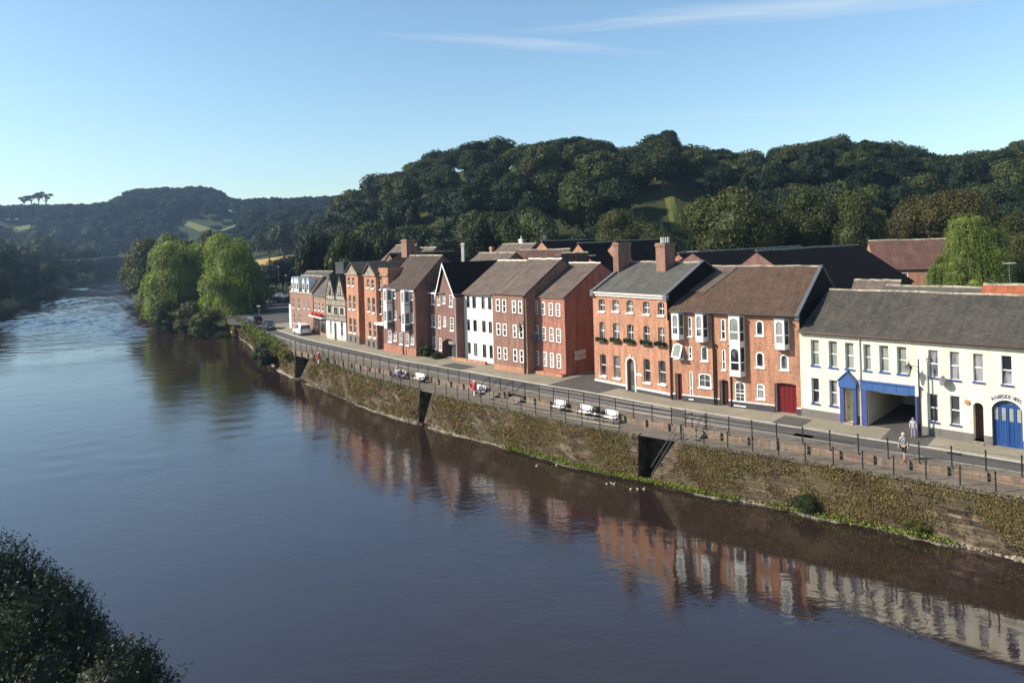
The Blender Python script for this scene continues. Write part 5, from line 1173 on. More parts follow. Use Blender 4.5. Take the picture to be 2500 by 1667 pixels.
# the far wood: one mass
def far_wood():
    rng = np.random.default_rng(3); V = []; rr = random.Random(8)
    L = [broad_lobes(rng, k) for k in ('round','spread','round')]; base = [crown(rng, l, 420, .085, .3, .84) for l in L]
    for _ in range(2100):
        Y = 560+400*rr.random()**.8; th = rr.uniform(-.85, -.05); x = th*Y
        if Y < 748 and float(np.interp(Y, LB_y, LB_x))-8 < x < float(np.interp(Y, RB_y, RB_x))+8: continue
        low = Y < 800 and (-.487 < th < -.388 or th < -.705)
        if low and (Y > 786-(x+378)*.52-14 if th > -.6 else Y > 740) and (th < -.6 or Y < 800-(x+384)*.46): continue
        b = rr.choice(base); h = rr.uniform(14, 21); w = rr.uniform(17, 27)
        if low: h, w = rr.uniform(4, 7), rr.uniform(10, 18)
        a = rr.uniform(0, 6.28); R = np.array([[math.cos(a), -math.sin(a), 0],[math.sin(a), math.cos(a), 0],[0,0,1]])
        V.append((b*np.array([w, w, h]))@R.T+np.array([x, Y, terr1(x, Y)-1]))
    o = link('far_wood', quads_mesh('far_wood', np.concatenate(V), [M['leaf_far']])); tag(o, 'distant blue green wood covering the far hill', 'wood', None, 'stuff')
far_wood()
# umbrella pines on the left skyline
def pine(px, top, lab):
    p = zat(px, top+9, 900); g = terr1(p.x, p.y)+8; h = p.z-g; rng = np.random.default_rng(int(px))
    t = thing('pine_tree', lab, 'tree', (p.x, p.y, g), 0, 'umbrella pines on the left skyline')
    L = [(np.array([rng.uniform(-5,5), rng.uniform(-4,4), h*rng.uniform(.72, .98)]), np.array([2.8,2.8,1.5])) for _ in range(6)]
    link('crown', quads_mesh('crown', crown(rng, L, 700, 1.3), [M['leaf_far']]), t)
    mb = MB(); mb.tube([(0,0,-6),(0,0,h*.8)], [.8,.4], 6)
    for c, r in L: mb.tube([(0,0,h*.55), tuple(c)], [.4,.2], 5)
    mb.build('trunk', M['bark'], t)
for px, top, lab in ((58,470,'leftmost umbrella pine on the skyline, smallest'),(76,462,'umbrella pine second from the left on the skyline'),(94,459,'tallest umbrella pine on the left skyline'),(112,466,'rightmost umbrella pine on the left skyline')): pine(px, top, lab)
# willows
def willow(lab, px, base_y, topz, w, mat, seed, Y=None, z=None, n=1900, leaf=.42, nc=20000, sl=1.):
    rng = np.random.default_rng(seed); p = at(px, base_y, .6) if Y is None else zat(px, 600, Y); z = .6 if z is None else z
    t = thing('willow_tree', lab, 'tree', (p.x, p.y, z), 0); h = topz-z; R = w/2; V = []
    lobes = []
    for q in range(27):
        a_ = rng.uniform(0, 6.283); zz = rng.uniform(.10, .90); rad = R*.80*math.sqrt(max(.03, 1-(max(0, zz-.38)/.56)**2))*rng.uniform(.55, 1.); k = R*rng.uniform(.20, .36)
        lobes.append((np.array([math.cos(a_)*rad, math.sin(a_)*rad, h*zz]), np.array([k, k, k*rng.uniform(.75, 1.15)])))
    lobes.append((np.array([0,0,h*.52]), np.array([R*.66,R*.66,h*.36])))
    V.append(crown(rng, lobes, nc, leaf*.85, .5, .58, .5))
    for i in range(n):
        c, r = lobes[rng.integers(0, 27)]; d = unit(1, rng, .1)[0]; d[2] = abs(d[2])*.4
        P0 = c+d*r; out = np.array([P0[0], P0[1], 0]); ro = np.linalg.norm(out)/R
        zend = max(h*.05, P0[2]-h*sl*rng.uniform(.05, .17)*(2.2 if rng.random() < .15 else 1.))
        if P0[2] <= zend+.5: continue
        m = int((P0[2]-zend)/(leaf*.62))+1; u = np.linspace(0, 1, m); sway = rng.normal(size=2)*.35
        bow = np.sin(u*1.6)*(.25+.3*rng.random())
        dd = out/max(1e-3, np.linalg.norm(out)); Q = np.stack([P0[0]+dd[0]*bow+sway[0]*u, P0[1]+dd[1]*bow+sway[1]*u, P0[2]+(zend-P0[2])*u], 1)
        Q = np.repeat(Q, 2, 0)+rng.normal(size=(2*m,3))*.13; N = np.repeat(dd[None]+np.array([[0,0,.35]]), 2*m, 0)
        V.append(cards(Q, N, leaf, rng, .45, .5, np.array([[0,0,-1.]])))
    V.append(ellq((0,0,h*.38), (R*.5,R*.5,h*.34), rng))
    link('crown', quads_mesh('crown', np.concatenate(V), [M[mat]]), t)
    mb = MB(); mb.tube([(0,0,-.8),(.2,0,h*.3),(0,.2,h*.7)], [R*.13,R*.09,R*.04], 8)
    for c, r in lobes[:6]: mb.tube([(.1,0,h*.32),(c[0]*.5,c[1]*.5,h*.55),tuple(c)], [R*.05,R*.035,R*.01], 5)
    mb.build('trunk', M['bark'], t)
willow('left of the two big sunlit weeping willows on the bank', 438, 790, 22.5, 18, 'leaf_willow', 1, Y=172)
willow('right of the two big sunlit weeping willows on the bank', 560, 780, 22.8, 16, 'leaf_willow', 2, Y=160)
willow('pale weeping willow behind the cream building', 2366, 600, 21.3, 9.6, 'leaf_willow_pale', 3, Y=86, z=5., n=2600, leaf=.2, nc=9000, sl=1.8)
p = zat(2478, 600, 88); willow('darker half hidden weeping willow at the right edge', 2474, 600, 18.6, 6.5, 'leaf_mid', 4, Y=92, z=5., n=900, leaf=.26)
# shrubs at the foot of the willows and elsewhere
for key, lab, px, by, h, w, cat in (('green1','mid green shrub overhanging the water below the left willow',418,800,8.5,9.5,'shrub'),('shrub0','yellow green bush at the water below the right willow',500,815,6.8,8.5,'shrub'),('green0','small bush between the willow shrubs at the water',448,812,3.6,4.5,'shrub'),('shrub1','grey green bush beside the right willow at the quay end',566,790,8.,7.5,'shrub'),('bank1','dark tree shading the car park behind the right willow',612,770,13,9,'tree'),
    ('shrub0','tall yellow green bush left of the left willow',398,795,9,8,'shrub'),('shrub0','leafy bush in front of the gap between the two willows',462,802,8,8,'shrub'),('green1','green tree on the water edge upstream of the left willow',372,768,12,10,'tree'),('green0','bushy tree at the water furthest upstream of the willows',345,745,13,11,'tree')):
    p = at(px, by, .5); put(key, 'riverside_shrub' if cat == 'shrub' else 'riverside_tree', lab, cat, p.x, p.y, h, w, .3)
for key, lab, px, by, h, w in (('shrub1','big dark green shrub growing out of the river wall',640,892,4.6,4.2),('shrub1','dark low shrub growing at the water below the wall',1968,1240,1.5,2.2),('shrub0','green weedy shrub at the foot of the wall near the ledge',2235,1292,1.1,2.2)):
    p = at(px, by, .2); put(key, 'wall_shrub', lab, 'shrub', p.x+.3, p.y+.4, h, w, .1)
for key, lab, px, by, h, w in (('shrub1','rounded dark bush left of the archway',1029,872,2.1,2.4),('bank2','lower dark bush beside the archway',1054,876,1.3,2.3)):
    p = at(px, by, ZS); put(key, 'garden_bush', lab, 'bush', p.x+.5, p.y+.6, h, w, ZS)
# foreground willow scrub, bottom left
def scrub():
    rng = np.random.default_rng(17); t = thing('willow_bush', 'big dark leafy willow bush in the near left corner', 'bush', (-14.5, 20.5, 1.5))
    blobs = [((-30,1650),20.5,3.4),((60,1560),20,2.35),((-40,1450),21,2.2),((150,1640),19.5,2.0),((45,1420),21,1.15),((130,1480),20.5,1.2),((205,1545),20,1.0),((300,1650),19,1.35),((335,1600),19.5,.95),((375,1680),19,1.0),((250,1700),19,1.5)]
    L = []
    for (px, py), Y, r in blobs: p = zat(px-28, py+62, Y); L.append((np.array([p.x+14.5, p.y-20.5, p.z-1.5]), np.array([r, r, r*1.05])))
    n = 9500; A = np.array([r[0]**2 for c, r in L]); idx = rng.choice(len(L), n, p=A/A.sum()); C = np.array([c for c, r in L])[idx]; R = np.array([r for c, r in L])[idx]
    d = unit(n, rng, .35); P = C+d*R*rng.uniform(.82, 1.0, (n,1)); V = []
    up = d*.8+np.array([[0,0,.75]])+rng.normal(size=(n,3))*.3; up /= np.linalg.norm(up, axis=1, keepdims=True); ln = rng.uniform(.14, .42, (n,1))
    for k in range(8):
        Q = P+up*ln*(k/7.); V.append(cards(Q+rng.normal(size=(n,3))*.03, d+rng.normal(size=(n,3))*.6, .115, rng, .34, .5, up*.7+rng.normal(size=(n,3))*.6))
    for c, r in L: V.append(ellq(c, r*.84, rng, 10, 7))
    link('crown', quads_mesh('crown', np.concatenate(V), [M['leaf_bush']]), t)
    mb = MB()
    for c, r in L: mb.tube([(c[0]*.1-1.5,c[1]*.1,-1.5),(c[0]*.6-.6,c[1]*.6,c[2]*.5),tuple(c)], [.13,.08,.03], 5)
    q = zat(462, 1628, 19); tip = Vector((q.x+14.5, q.y-20.5, q.z-1.5)); c0 = Vector(L[9][0]); mb.tube([c0, c0.lerp(tip, .6)-Vector((0,0,.1)), tip], [.03,.02,.008], 5)
    mb.build('trunk', M['bark'], t)
    n2 = 60; u = rng.uniform(.5, 1, (n2,1)); a_, b_ = np.array(c0), np.array(tip); link('sprig', quads_mesh('sprig', cards(a_+(b_-a_)*u+rng.normal(size=(n2,3))*.09, rng.normal(size=(n2,3)), .12, rng, .4), [M['leaf_bush']]), t)
scrub()
# creeper and dry plants on the river wall
def creeper():
    rng = np.random.default_rng(23)
    for si, (P, out) in enumerate(WALLFACE):
        V = []; W = []
        for i in range(len(P)-1):
            a, b = P[i], P[i+1]; ao, bo = out[i], out[i+1]; ln = (b-a).length; n = int(ln*3.2*(520 if a.y < 62 else 260 if a.y < 90 else 120)); sz = .095 if a.y < 62 else .14 if a.y < 90 else .24
            if n < 1: continue
            u = rng.random(n); v = rng.random(n)**.9
            A = np.array(a)[None]+np.outer(u, np.array(b-a)); B = np.array([ao.x, ao.y, ZW+.1])[None]+np.outer(u, np.array([bo.x-ao.x, bo.y-ao.y, 0])); nrm = np.array([(b-a).y, -(b-a).x, 0]); nrm /= np.linalg.norm(nrm)
            Q = A+(B-A)*v[:,None]; s = Q[:,0]*.9-Q[:,1]*.9
            den = .56+.45*np.sin(s*.55+1.3*np.sin(Q[:,2]*1.7+s*.21))+.25*np.sin(s*1.9+Q[:,2]*2.3)
            den += np.where(v < .3, .35, 0)-np.where((v > .82), .45*(np.sin(s*.4) > -.2), 0); keep = rng.random(n) < den
            bare = (Q[:,0] > 25.3) & (Q[:,0] < 26.7) & (v > .2); keep &= ~(bare & (rng.random(n) < .8))
            Q = Q[keep]; m = len(Q); thick = .05+.22*(np.sin(s[keep]*1.1+2*Q[:,2])*.5+.5)
            Q = Q+nrm*(rng.random(m)*thick)[:,None]+np.array([[0,0,.06]])
            dirs = np.tile(np.array([[0,0,-1.]]), (m,1)); V.append(cards(Q, np.tile(nrm+np.array([0,0,.5]), (m,1)), sz, rng, .55, .75, dirs))
        o = link('wall_creeper', quads_mesh('wall_creeper', np.concatenate(V), [M['dry']])); tag(o, ['dry','dry','dry','dry'][si]+' brown and olive creeper covering the '+['far end of the river wall','distant long river wall between the recesses','river wall below the benches','nearest river wall'][si], 'creeper', None, 'stuff')
creeper()
def tuft(name, lab, fn_pts, mat, n, sz, seed, spread=.3, hgt=.25):
    rng = np.random.default_rng(seed); V = []
    pts = fn_pts
    for i in range(len(pts)-1):
        a, b = np.array(pts[i]), np.array(pts[i+1]); m = int(n*np.linalg.norm(b-a)); 
        if m < 1: continue
        Q = a+(b-a)*rng.random((m,1))+np.concatenate([rng.normal(size=(m,2))*spread, np.abs(rng.normal(size=(m,1)))*hgt], 1)
        V.append(cards(Q, unit(m, rng, 1.), sz, rng, .45, .6, np.array([[0,0,1.]])))
    o = link(name, quads_mesh(name, np.concatenate(V), [mat])); tag(o, lab, 'grass', None, 'stuff')
def foot(p0, p1, d=-.62, z=ZW+.2): return [Vector((p.x, p.y, z)) for p in offs(line(OUTER, p0, p1, 12, 0.) if False else line(OUTER, p0, p1, 12, ZL), d)]
tuft('bank_grass', 'bright green waterside grass at the foot of the wall near the big recess', foot(1240,1300)+foot(1345,1490)+foot(1530,1800), M['grass_bright'], 260, .15, 31, .17, .10)
tuft('bank_grass', 'green weeds at the foot of the nearest wall', foot(1880,2010)+foot(2060,2330), M['grass_bright'], 150, .15, 32, .2, .15)
tuft('bank_grass', 'bright green grass along the rail at the quay end', [p+Vector((0,0,.3)) for p in offs(line(OUTER, 590, 700, 6, ZL), -.35)], M['grass_bright'], 160, .3, 33, .4, .22)
tuft('bank_grass', 'rough yellow green grass over the far end of the river wall', [p+Vector((0,0,-.6)) for p in offs(line(OUTER, 560, 718, 6, ZL), -.6)], M['bank_dry'], 260, .36, 34, .55, .55)
tuft('foot_weeds', 'dry brown weeds scattered along the stone footing of the wall', foot(760,1020)+foot(1060,1550)+foot(1660,2700), M['dry'], 45, .16, 38, .2, .12)
tuft('wall_top_grass', 'olive grass fringe along the top of the distant wall', [p+Vector((0,0,.02)) for p in offs(line(OUTER, 760, 1022, 12, ZL), -.12)], M['bank_dry'], 60, .2, 35, .14, .10)
tuft('wall_top_grass', 'olive grass fringe along the top of the wall below the benches', [p+Vector((0,0,.0)) for p in offs(line(OUTER, 1058, 1555, 12, ZL), -.14)], M['bank_dry'], 50, .14, 36, .10, .06)
tuft('wall_top_grass', 'brown moss fringe along the top of the nearest wall', [p+Vector((0,0,.0)) for p in offs(line(OUTER, 1655, 2780, 12, ZL), -.14)], M['dry'], 60, .13, 37, .10, .06)
# ------------------------------------------------------------------ street furniture
def lamp(px, py, h, lab, rz):
    p = at(px, py, ZS); t = thing('street_lamp', lab, 'street lamp', p, rz, 'black swan arm street lamps')
    mb = MB(); mb.tube([(0,0,0),(0,0,1.1),(0,0,1.15),(0,0,h)], [.1,.09,.06,.045], 8); mb.build('post', M['black'], t)
    mb = MB(); mb.tube([(0,0,h-.6),(-.25,0,h-.5),(-.5,0,h-.55),(-.62,0,h-.5)], .022, 6); mb.tube([(0,0,h-1.),(-.3,0,h-.62)], .015, 6); mb.build('arm', M['black'], t)
    mb = MB(); mb.lathe((-.62,0,h-1.2), [(.09,0),(.20,.5)], 6); l = mb.build('lantern', M['glass_blind'], t)
    mb = MB(); mb.lathe((-.62,0,h-.7), [(.27,0),(.2,.12),(.07,.3),(.03,.34),(.03,.45),(.005,.52)], 6); mb.lathe((-.62,0,h-1.3), [(.05,0),(.1,.1)], 6); mb.build('lantern_cap', M['black'], l)
lamp(2247, 1068, 5.6, 'black street lamp in front of the cream building', math.radians(-45)); lamp(1282, 912, 5.9, 'black street lamp in front of the brown brick house', math.radians(-44)); lamp(985, 866, 5.6, 'black street lamp in front of the house with white oriels', math.radians(-48))
p = zat(1127, 524, 140); t = thing('telegraph_pole', 'tall thin pole above the rooftops by the lime tree', 'pole', (p.x, p.y, p.z-12)); mb = MB(); mb.tube([(0,0,0),(0,0,12)], [.16,.1], 6); mb.build('pole', M['timber'], t); mb = MB(); mb.box(-.7,-.05,11.3,.7,.05,11.42); mb.build('crossarm', M['timber'], t)
def aerial(px, py, Y, h, lab):
    p = zat(px, py, Y); t = thing('tv_aerial', lab, 'aerial', (p.x, p.y, p.z-h), math.radians(20), 'roof aerials'); mb = MB(); mb.tube([(0,0,-.4),(0,0,h)], .035, 6); mb.build('mast', M['lead'], t)
    mb = MB(); mb.tube([(-.6,0,h-.1),(.6,0,h-.1)], .03, 5)
    for k in range(6): mb.tube([(-.5+.2*k,-.28,h-.1),(-.5+.2*k,.28,h-.1)], .02, 4)
    mb.build('antenna', M['offwhite'], t)
for a in ((2464,640,62,3.4,'tall tv aerial in front of the pale willow'),(1691,612,74,2.2,'tv aerial behind the ridge of the orange house'),(2024,600,85,1.2,'small dish and aerial on the black slate ridge'),(1445,622,95,1.6,'tv aerial on the black roof left of the tall chimney'),(1365,620,98,1.2,'tv aerial above the gap between brown and red houses')): aerial(*a)
def bench(px0, px1, back, lab):
    pm = (px0+px1)/2; A = at(px0, UPPER(px0)+8, ZL); B = at(px1, UPPER(px1)+8, ZL); d = (B-A).normalized(); n = Vector((-d.y, d.x, 0)); c = at(pm, UPPER(pm), ZS)-n*.75
    L = min(1.9, max(1.3, (at(px1, UPPER(px1), ZS)-at(px0, UPPER(px0), ZS)).length)); t = thing('bench', lab, 'bench', (c.x, c.y, ZL), math.atan2(d.y, d.x), 'pale benches on the quay path')
    mb = MB()
    for k in range(4): mb.box(-L/2,-.25+.12*k,.43,L/2,-.15+.12*k,.47)
    mb.build('seat', M['white'], t); mb = MB()
    for k in range(3): mb.extr([(-L/2,.24+.03*k,.55+.15*k),(L/2,.24+.03*k,.55+.15*k),(L/2,.26+.03*k,.68+.15*k),(-L/2,.26+.03*k,.68+.15*k)], (0,.03,0))
    mb.build('backrest', M['white'], t)
    for x in (-L/2+.08, L/2-.16): mb = MB(); mb.box(x,-.26,0,x+.08,-.18,.43); mb.box(x,.18,0,x+.08,.25,.43); mb.extr([(x,.2,.43),(x+.08,.2,.43),(x+.08,.31,1.),(x,.31,1.)], (0,.04,0)); mb.box(x,-.26,.62,x+.08,.25,.67); mb.box(x,-.26,.43,x+.08,-.2,.64); mb.build('leg', M['black'], t)
    return t
bench(1362, 1388, 1, 'pale bench on the quay, left of the three in a row'); bench(1426, 1453, 1, 'pale bench left of the black litter bin'); bench(1488, 1516, 1, 'pale bench right of the black litter bin'); bench(1170, 1194, 1, 'pale bench beside the red lifebuoy box'); bench(1022, 1045, 1, 'pale bench right of the two seated people'); sb = bench(972, 1000, 1, 'bench with two seated people on the far quay')
def onquay(px, d=-.7): 
    n = at(px+4, UPPER(px+4), ZS)-at(px-4, UPPER(px-4), ZS); n.normalize(); nn = Vector((-n.y, n.x, 0)); c = at(px, UPPER(px), ZS)+nn*d; return Vector((c.x, c.y, ZL)), math.atan2(n.y, n.x)
c, rz = onquay(1470); t = thing('litter_bin', 'round black litter bin with pale emblem between two benches', 'litter bin', c, rz); mb = MB(); mb.lathe((0,0,0), [(.26,0),(.28,.1),(.28,.8),(.31,.84),(.31,.92),(.2,1.06),(.05,1.1)], 12); mb.build('bin_body', M['black'], t); mb = MB(); mb.lathe((0,0,0), [(.09,0),(.09,.012)], 10); o = mb.build('emblem', M['white'], t); o.location = (0,-.272,.55); o.rotation_euler = (math.pi/2,0,0)
for px, lab in ((797, 'red lifebuoy post on the far quay railing'), (1178, 'red lifebuoy post next to a pale bench')):
    c, rz = onquay(px, -1.1); t = thing('lifebuoy_post', lab, 'lifebuoy', c, rz, 'red lifebuoy posts'); mb = MB(); mb.box(-.06,-.06,0,.06,.06,1.5); mb.build('post', M['white'], t); mb = MB(); mb.box(-.36,-.16,.55,.36,.02,1.35); mb.build('box', M['red'], t)
    mb = MB(); N = 14; mb.tube([(.3*math.cos(6.2832*k/N), -.2, .95+.3*math.sin(6.2832*k/N)) for k in range(N+1)], .07, 6); mb.build('lifebuoy', M['red'], t)
# sign boards on the lamp and along the carriage entrance
c = at(2243, 1066, ZS); t = thing('bollard_sign', 'small white notice on a short post by the carriage entrance', 'sign', c, math.radians(-45)); mb = MB(); mb.tube([(0,0,0),(0,0,3.6)], .04, 6); mb.build('post', M['black'], t); mb = MB(); mb.box(-.14,-.06,2.9,.14,-.03,3.6); mb.build('sign_panel', M['white'], t)
# overhead cable across the far river
a, b = zat(60, 632, 420), zat(330, 621, 330); mb = MB(); mb.tube([a.lerp(b, k/16)-Vector((0,0,1.6*math.sin(math.pi*k/16))) for k in range(17)], .06, 5); tag(mb.build('overhead_cable', M['lead']), 'thin overhead cable hanging across the far river', 'cable')
# stones and posts in the shallows
for k, (px, py, r) in enumerate(((1985,1246,.22),(2003,1250,.28),(2050,1260,.34),(2078,1269,.26),(2125,1280,.3),(2180,1286,.4),(2203,1298,.4),(2238,1305,.22),(2265,1312,.3),(2372,1328,.42))):
    p = at(px, py, ZW); rng = np.random.default_rng(k); o = link('stone', quads_mesh('stone', ellq((0,0,0), (r*1.4, r, r*.7), rng, 8, 5, .25), [M['stone_wall']])); o.location = p; tag(o, 'dark mossy stone standing in the shallow water below the nearest wall', 'stone', 'stones in the shallows')
for px0, py0, px1, py1, lab in ((2080,1276,2185,1302,'pale stone ledge just above the water, left one'),(2245,1297,2365,1329,'longer pale stone ledge just above the water, right one')):
    a, b = at(px0, py0, ZW), at(px1, py1, ZW); d = (b-a).normalized(); n = Vector((-d.y, d.x, 0))*.35; mb = MB(); mb.extr([x+Vector((0,0,-.3)) for x in (a, b, b+n, a+n)], (0,0,.36)); tag(mb.build('stone_ledge', M['stone_pale']), lab, 'ledge', 'stone ledges at the water')
a, b = at(2265, 1298, ZW), at(2640, 1385, ZW); d = (b-a).normalized(); n = Vector((-d.y, d.x, 0))*1.3; mb = MB(); mb.extr([x+Vector((0,0,-.5)) for x in (a, b, b+n, a+n)], (0,0,.62)); tag(mb.build('stone_platform', M['lower_walk']), 'low stone landing at the foot of the nearest wall', 'landing')
def duck(px, py, k):
    p = at(px, py, ZW); t = thing('duck', 'tiny buff duck afloat on the brown water below the nearest recess', 'duck', p, random.uniform(0, 6), 'ducks on the river')
    t.scale = (.5,.5,.5); mb = MB(); mb.ell((0,0,.09), (.2,.12,.1), 8, 6); o = mb.v; mb.tube([(.15,0,.13),(.2,0,.24),(.22,0,.27)], [.05,.04,.05], 6); mb.ell((.25,0,.28), (.06,.06,.06), 6, 4); mb.tube([(.29,0,.27),(.36,0,.26)], [.025,.012], 4); mb.build('body', M['pot_buff'], t, True)
for k, (px, py) in enumerate(((1310,1138),(1359,1136),(1482,1182),(1493,1180),(1499,1183),(1540,1195),(1557,1195),(1572,1195),(2262,1305),(2290,1312))): duck(px, py, k)
# ------------------------------------------------------------------ vehicles
def car(name, lab, cat, p, rz, prof, w, paint, wb, glass_side, front, rear, group=None):
    t = thing(name, lab, cat, p, rz, group); zt = max(z for x, z in prof)
    tp = lambda z: 1-.16*max(0, (z-.95)/(zt-.95))
    mb = MB(); n = len(prof); k0 = len(mb.v)
    for sg in (1, -1): mb.v += [(x, sg*w/2*tp(z), z) for x, z in prof]
    mb.f.append(tuple(range(n))); mb.f.append(tuple(reversed(range(n, 2*n)))); mb.m += [0, 0]
    for i in range(n): j = (i+1) % n; mb.f.append((j, i, n+i, n+j)); mb.m.append(0)
    mb.build('body', paint, t)
    for sg in (1, -1):
        for gs in glass_side: mb = MB(); mb.q(*[(x, sg*(w/2*tp(z)+.008), z) for x, z in gs]); mb.build('side_window', M['glass'], t)
    for nm, (x0, z0, x1, z1) in (('windscreen', front), ('rear_window', rear)):
        d = Vector((z1-z0, 0, -(x1-x0))).normalized()*.012*(1 if x0 > 0 else -1); mb = MB(); mb.q(*[(x+d.x, sg*w/2*tp(z)*.86, z+d.z) for x, z, sg in ((x0,z0,1),(x0,z0,-1),(x1,z1,-1),(x1,z1,1))]); mb.build(nm, M['glass'], t)
    for x in wb:
        for sg in (1, -1):
            o = MB(); o.lathe((0,0,0), [(.2,-.09),(.31,-.09),(.33,0),(.31,.09),(.2,.09)], 14); wh = o.build('wheel', M['black'], t); wh.location = (x, sg*(w/2-.08), .32); wh.rotation_euler = (math.pi/2,0,0)
            o = MB(); o.lathe((0,0,0), [(.2,-.1),(.19,.1)], 10); o.build('rim', M['lead'], wh)
    xf = max(x for x, z in prof); xr = min(x for x, z in prof)
    for sg in (1, -1): mb = MB(); mb.box(xf-.1, sg*w*.36-.16, .62, xf+.012, sg*w*.36+.16, .8); mb.build('headlight', M['white'], t); mb = MB(); mb.box(xr-.012, sg*w*.42-.09, .7, xr+.08, sg*w*.42+.09, 1.05); mb.build('tail_light', M['red'], t)
    for x, nm in ((xf, 'front_plate'), (xr, 'rear_plate')): mb = MB(); mb.box(x-.02 if x < 0 else x-.01, -.26, .45, x+.01 if x < 0 else x+.02, .26, .57); mb.build(nm, M['white'], t)
    mb = MB(); mb.box(xr-.03, -w/2*.96, .28, xf+.03, w/2*.96, .42); mb.build('bumper', M['plinth_grey'], t)
    for sg in (1, -1): mb = MB(); mb.box(.75, sg*(w/2+.02)-.03 if sg < 0 else w/2-.02, .98, .93, sg*(w/2+.16) if sg > 0 else -(w/2-.02), 1.12); mb.build('wing_mirror', M['black'], t)
VAN = [(-2.1,.32),(-2.15,.95),(-2.02,1.7),(-1.85,1.84),(.7,1.84),(1.45,1.12),(2.1,.95),(2.2,.6),(2.2,.32)]
SUV = [(-2.1,.34),(-2.15,.9),(-1.95,1.05),(-1.6,1.52),(-1.1,1.6),(.2,1.58),(1.0,1.05),(1.95,.92),(2.12,.6),(2.1,.34)]
pw = plain('van_white', (.75,.76,.78), .3, .03, spec=.6); pg = plain('car_slate', (.06,.075,.10), .3, .05, spec=.6, metal=.3); pd_ = plain('car_dark', (.02,.022,.025), .3, .05, spec=.6); ps = plain('car_silver', (.35,.36,.38), .3, .05, metal=.5)
dv = math.atan2((at(700,812,ZS-.1)-at(790,842,ZS-.1)).y, (at(700,812,ZS-.1)-at(790,842,ZS-.1)).x)
SW = [[(.35,1.12),(1.2,1.12),(.62,1.72),(.35,1.74)],[(-.75,1.12),(.25,1.12),(.25,1.74),(-.75,1.74)]]
car('delivery_van', 'white small van parked by the pavement in front of the shop', 'van', at(737, 816, ZS), dv, VAN, 1.8, pw, (-1.35,1.4), SW, (1.38,1.18,.74,1.79), (-2.12,1.1,-2.02,1.7))
SS = [[(.1,1.05),(.85,1.05),(.1,1.48),(.05,1.5)],[(-1.5,1.05),(0,1.05),(0,1.5),(-1.35,1.46)]]
car('parked_car', 'slate blue car facing the camera at the far end of the road', 'car', at(655, 803, ZS), dv+math.pi-.1, SUV, 1.82, pg, (-1.3,1.35), SS, (.95,1.08,.24,1.54), (-1.9,1.08,-1.62,1.48))
car('parked_car', 'black car half hidden behind the railing at the quay end', 'car', at(618, 790, ZS), dv+.3, SUV, 1.8, pd_, (-1.3,1.35), SS, (.95,1.08,.24,1.54), (-1.9,1.08,-1.62,1.48))
for k, (px, py, m_) in enumerate(((648,733,ps),(662,722,pd_),(678,737,pd_),(690,728,ps),(703,738,pg),(672,712,ps))):
    car('parked_car', ['silver car at the left of the shaded car park','dark car in the middle row of the shaded car park','black car at the front of the shaded car park','silver car beside the dormer house in the car park','blue grey car nearest the dormer house in the car park','silver car at the back of the shaded car park'][k], 'car', at(px, py, ZS), random.uniform(-.3,.3)+(0 if k % 2 else 1.5), SUV, 1.8, m_, (-1.3,1.35), SS, (.95,1.08,.24,1.54), (-1.9,1.08,-1.62,1.48), 'cars in the shaded car park')
for px, py, h, lab in ((700,725,6.5,'pale lamp post at the edge of the car park'),(682,722,9,'dark lamp post in front of the hedge trees'),(634,790,3.4,'thin sign post at the end of the road')):
    c = at(px, py, ZS); t = thing('lamp_post', lab, 'lamp post', c, 0, 'posts around the car park'); mb = MB(); mb.tube([(0,0,0),(0,0,h)], [.09,.06], 6); mb.build('post', M['lead'], t); mb = MB(); mb.box(-.45,-.12,h,.2,.12,h+.16); mb.build('lamp_head', M['white'], t)
# ------------------------------------------------------------------ people
def skin(name, verts, edges, radii, mat, parent, sub=1):
    me = bpy.data.meshes.new(name); me.from_pydata(verts, edges, []); o = bpy.data.objects.new(name, me); COL.objects.link(o)
    md = o.modifiers.new('s', 'SKIN'); md.use_smooth_shade = True
    for i, r in enumerate(radii): me.skin_vertices[0].data[i].radius = r if isinstance(r, tuple) else (r, r)
    me.skin_vertices[0].data[0].use_root = True
    if sub: o.modifiers.new('u', 'SUBSURF').levels = sub; o.modifiers['u'].render_levels = sub
    dg = bpy.context.evaluated_depsgraph_get(); dg.update(); nm = bpy.data.meshes.new_from_object(o.evaluated_get(dg)); bpy.data.objects.remove(o); nm.materials.clear(); nm.materials.append(mat)
    for p in nm.polygons: p.use_smooth = True
    x = link(name, nm, parent); return x
class Sk:
    def __init__(s): s.v = []; s.e = []; s.r = []
    def add(s, p, r, par=None):
        s.v.append(tuple(p)); s.r.append(r); i = len(s.v)-1
        if par is not None: s.e.append((par, i))
        return i
    def chain(s, par, pts):
        for p, r in pts: par = s.add(p, r, par)
        return par
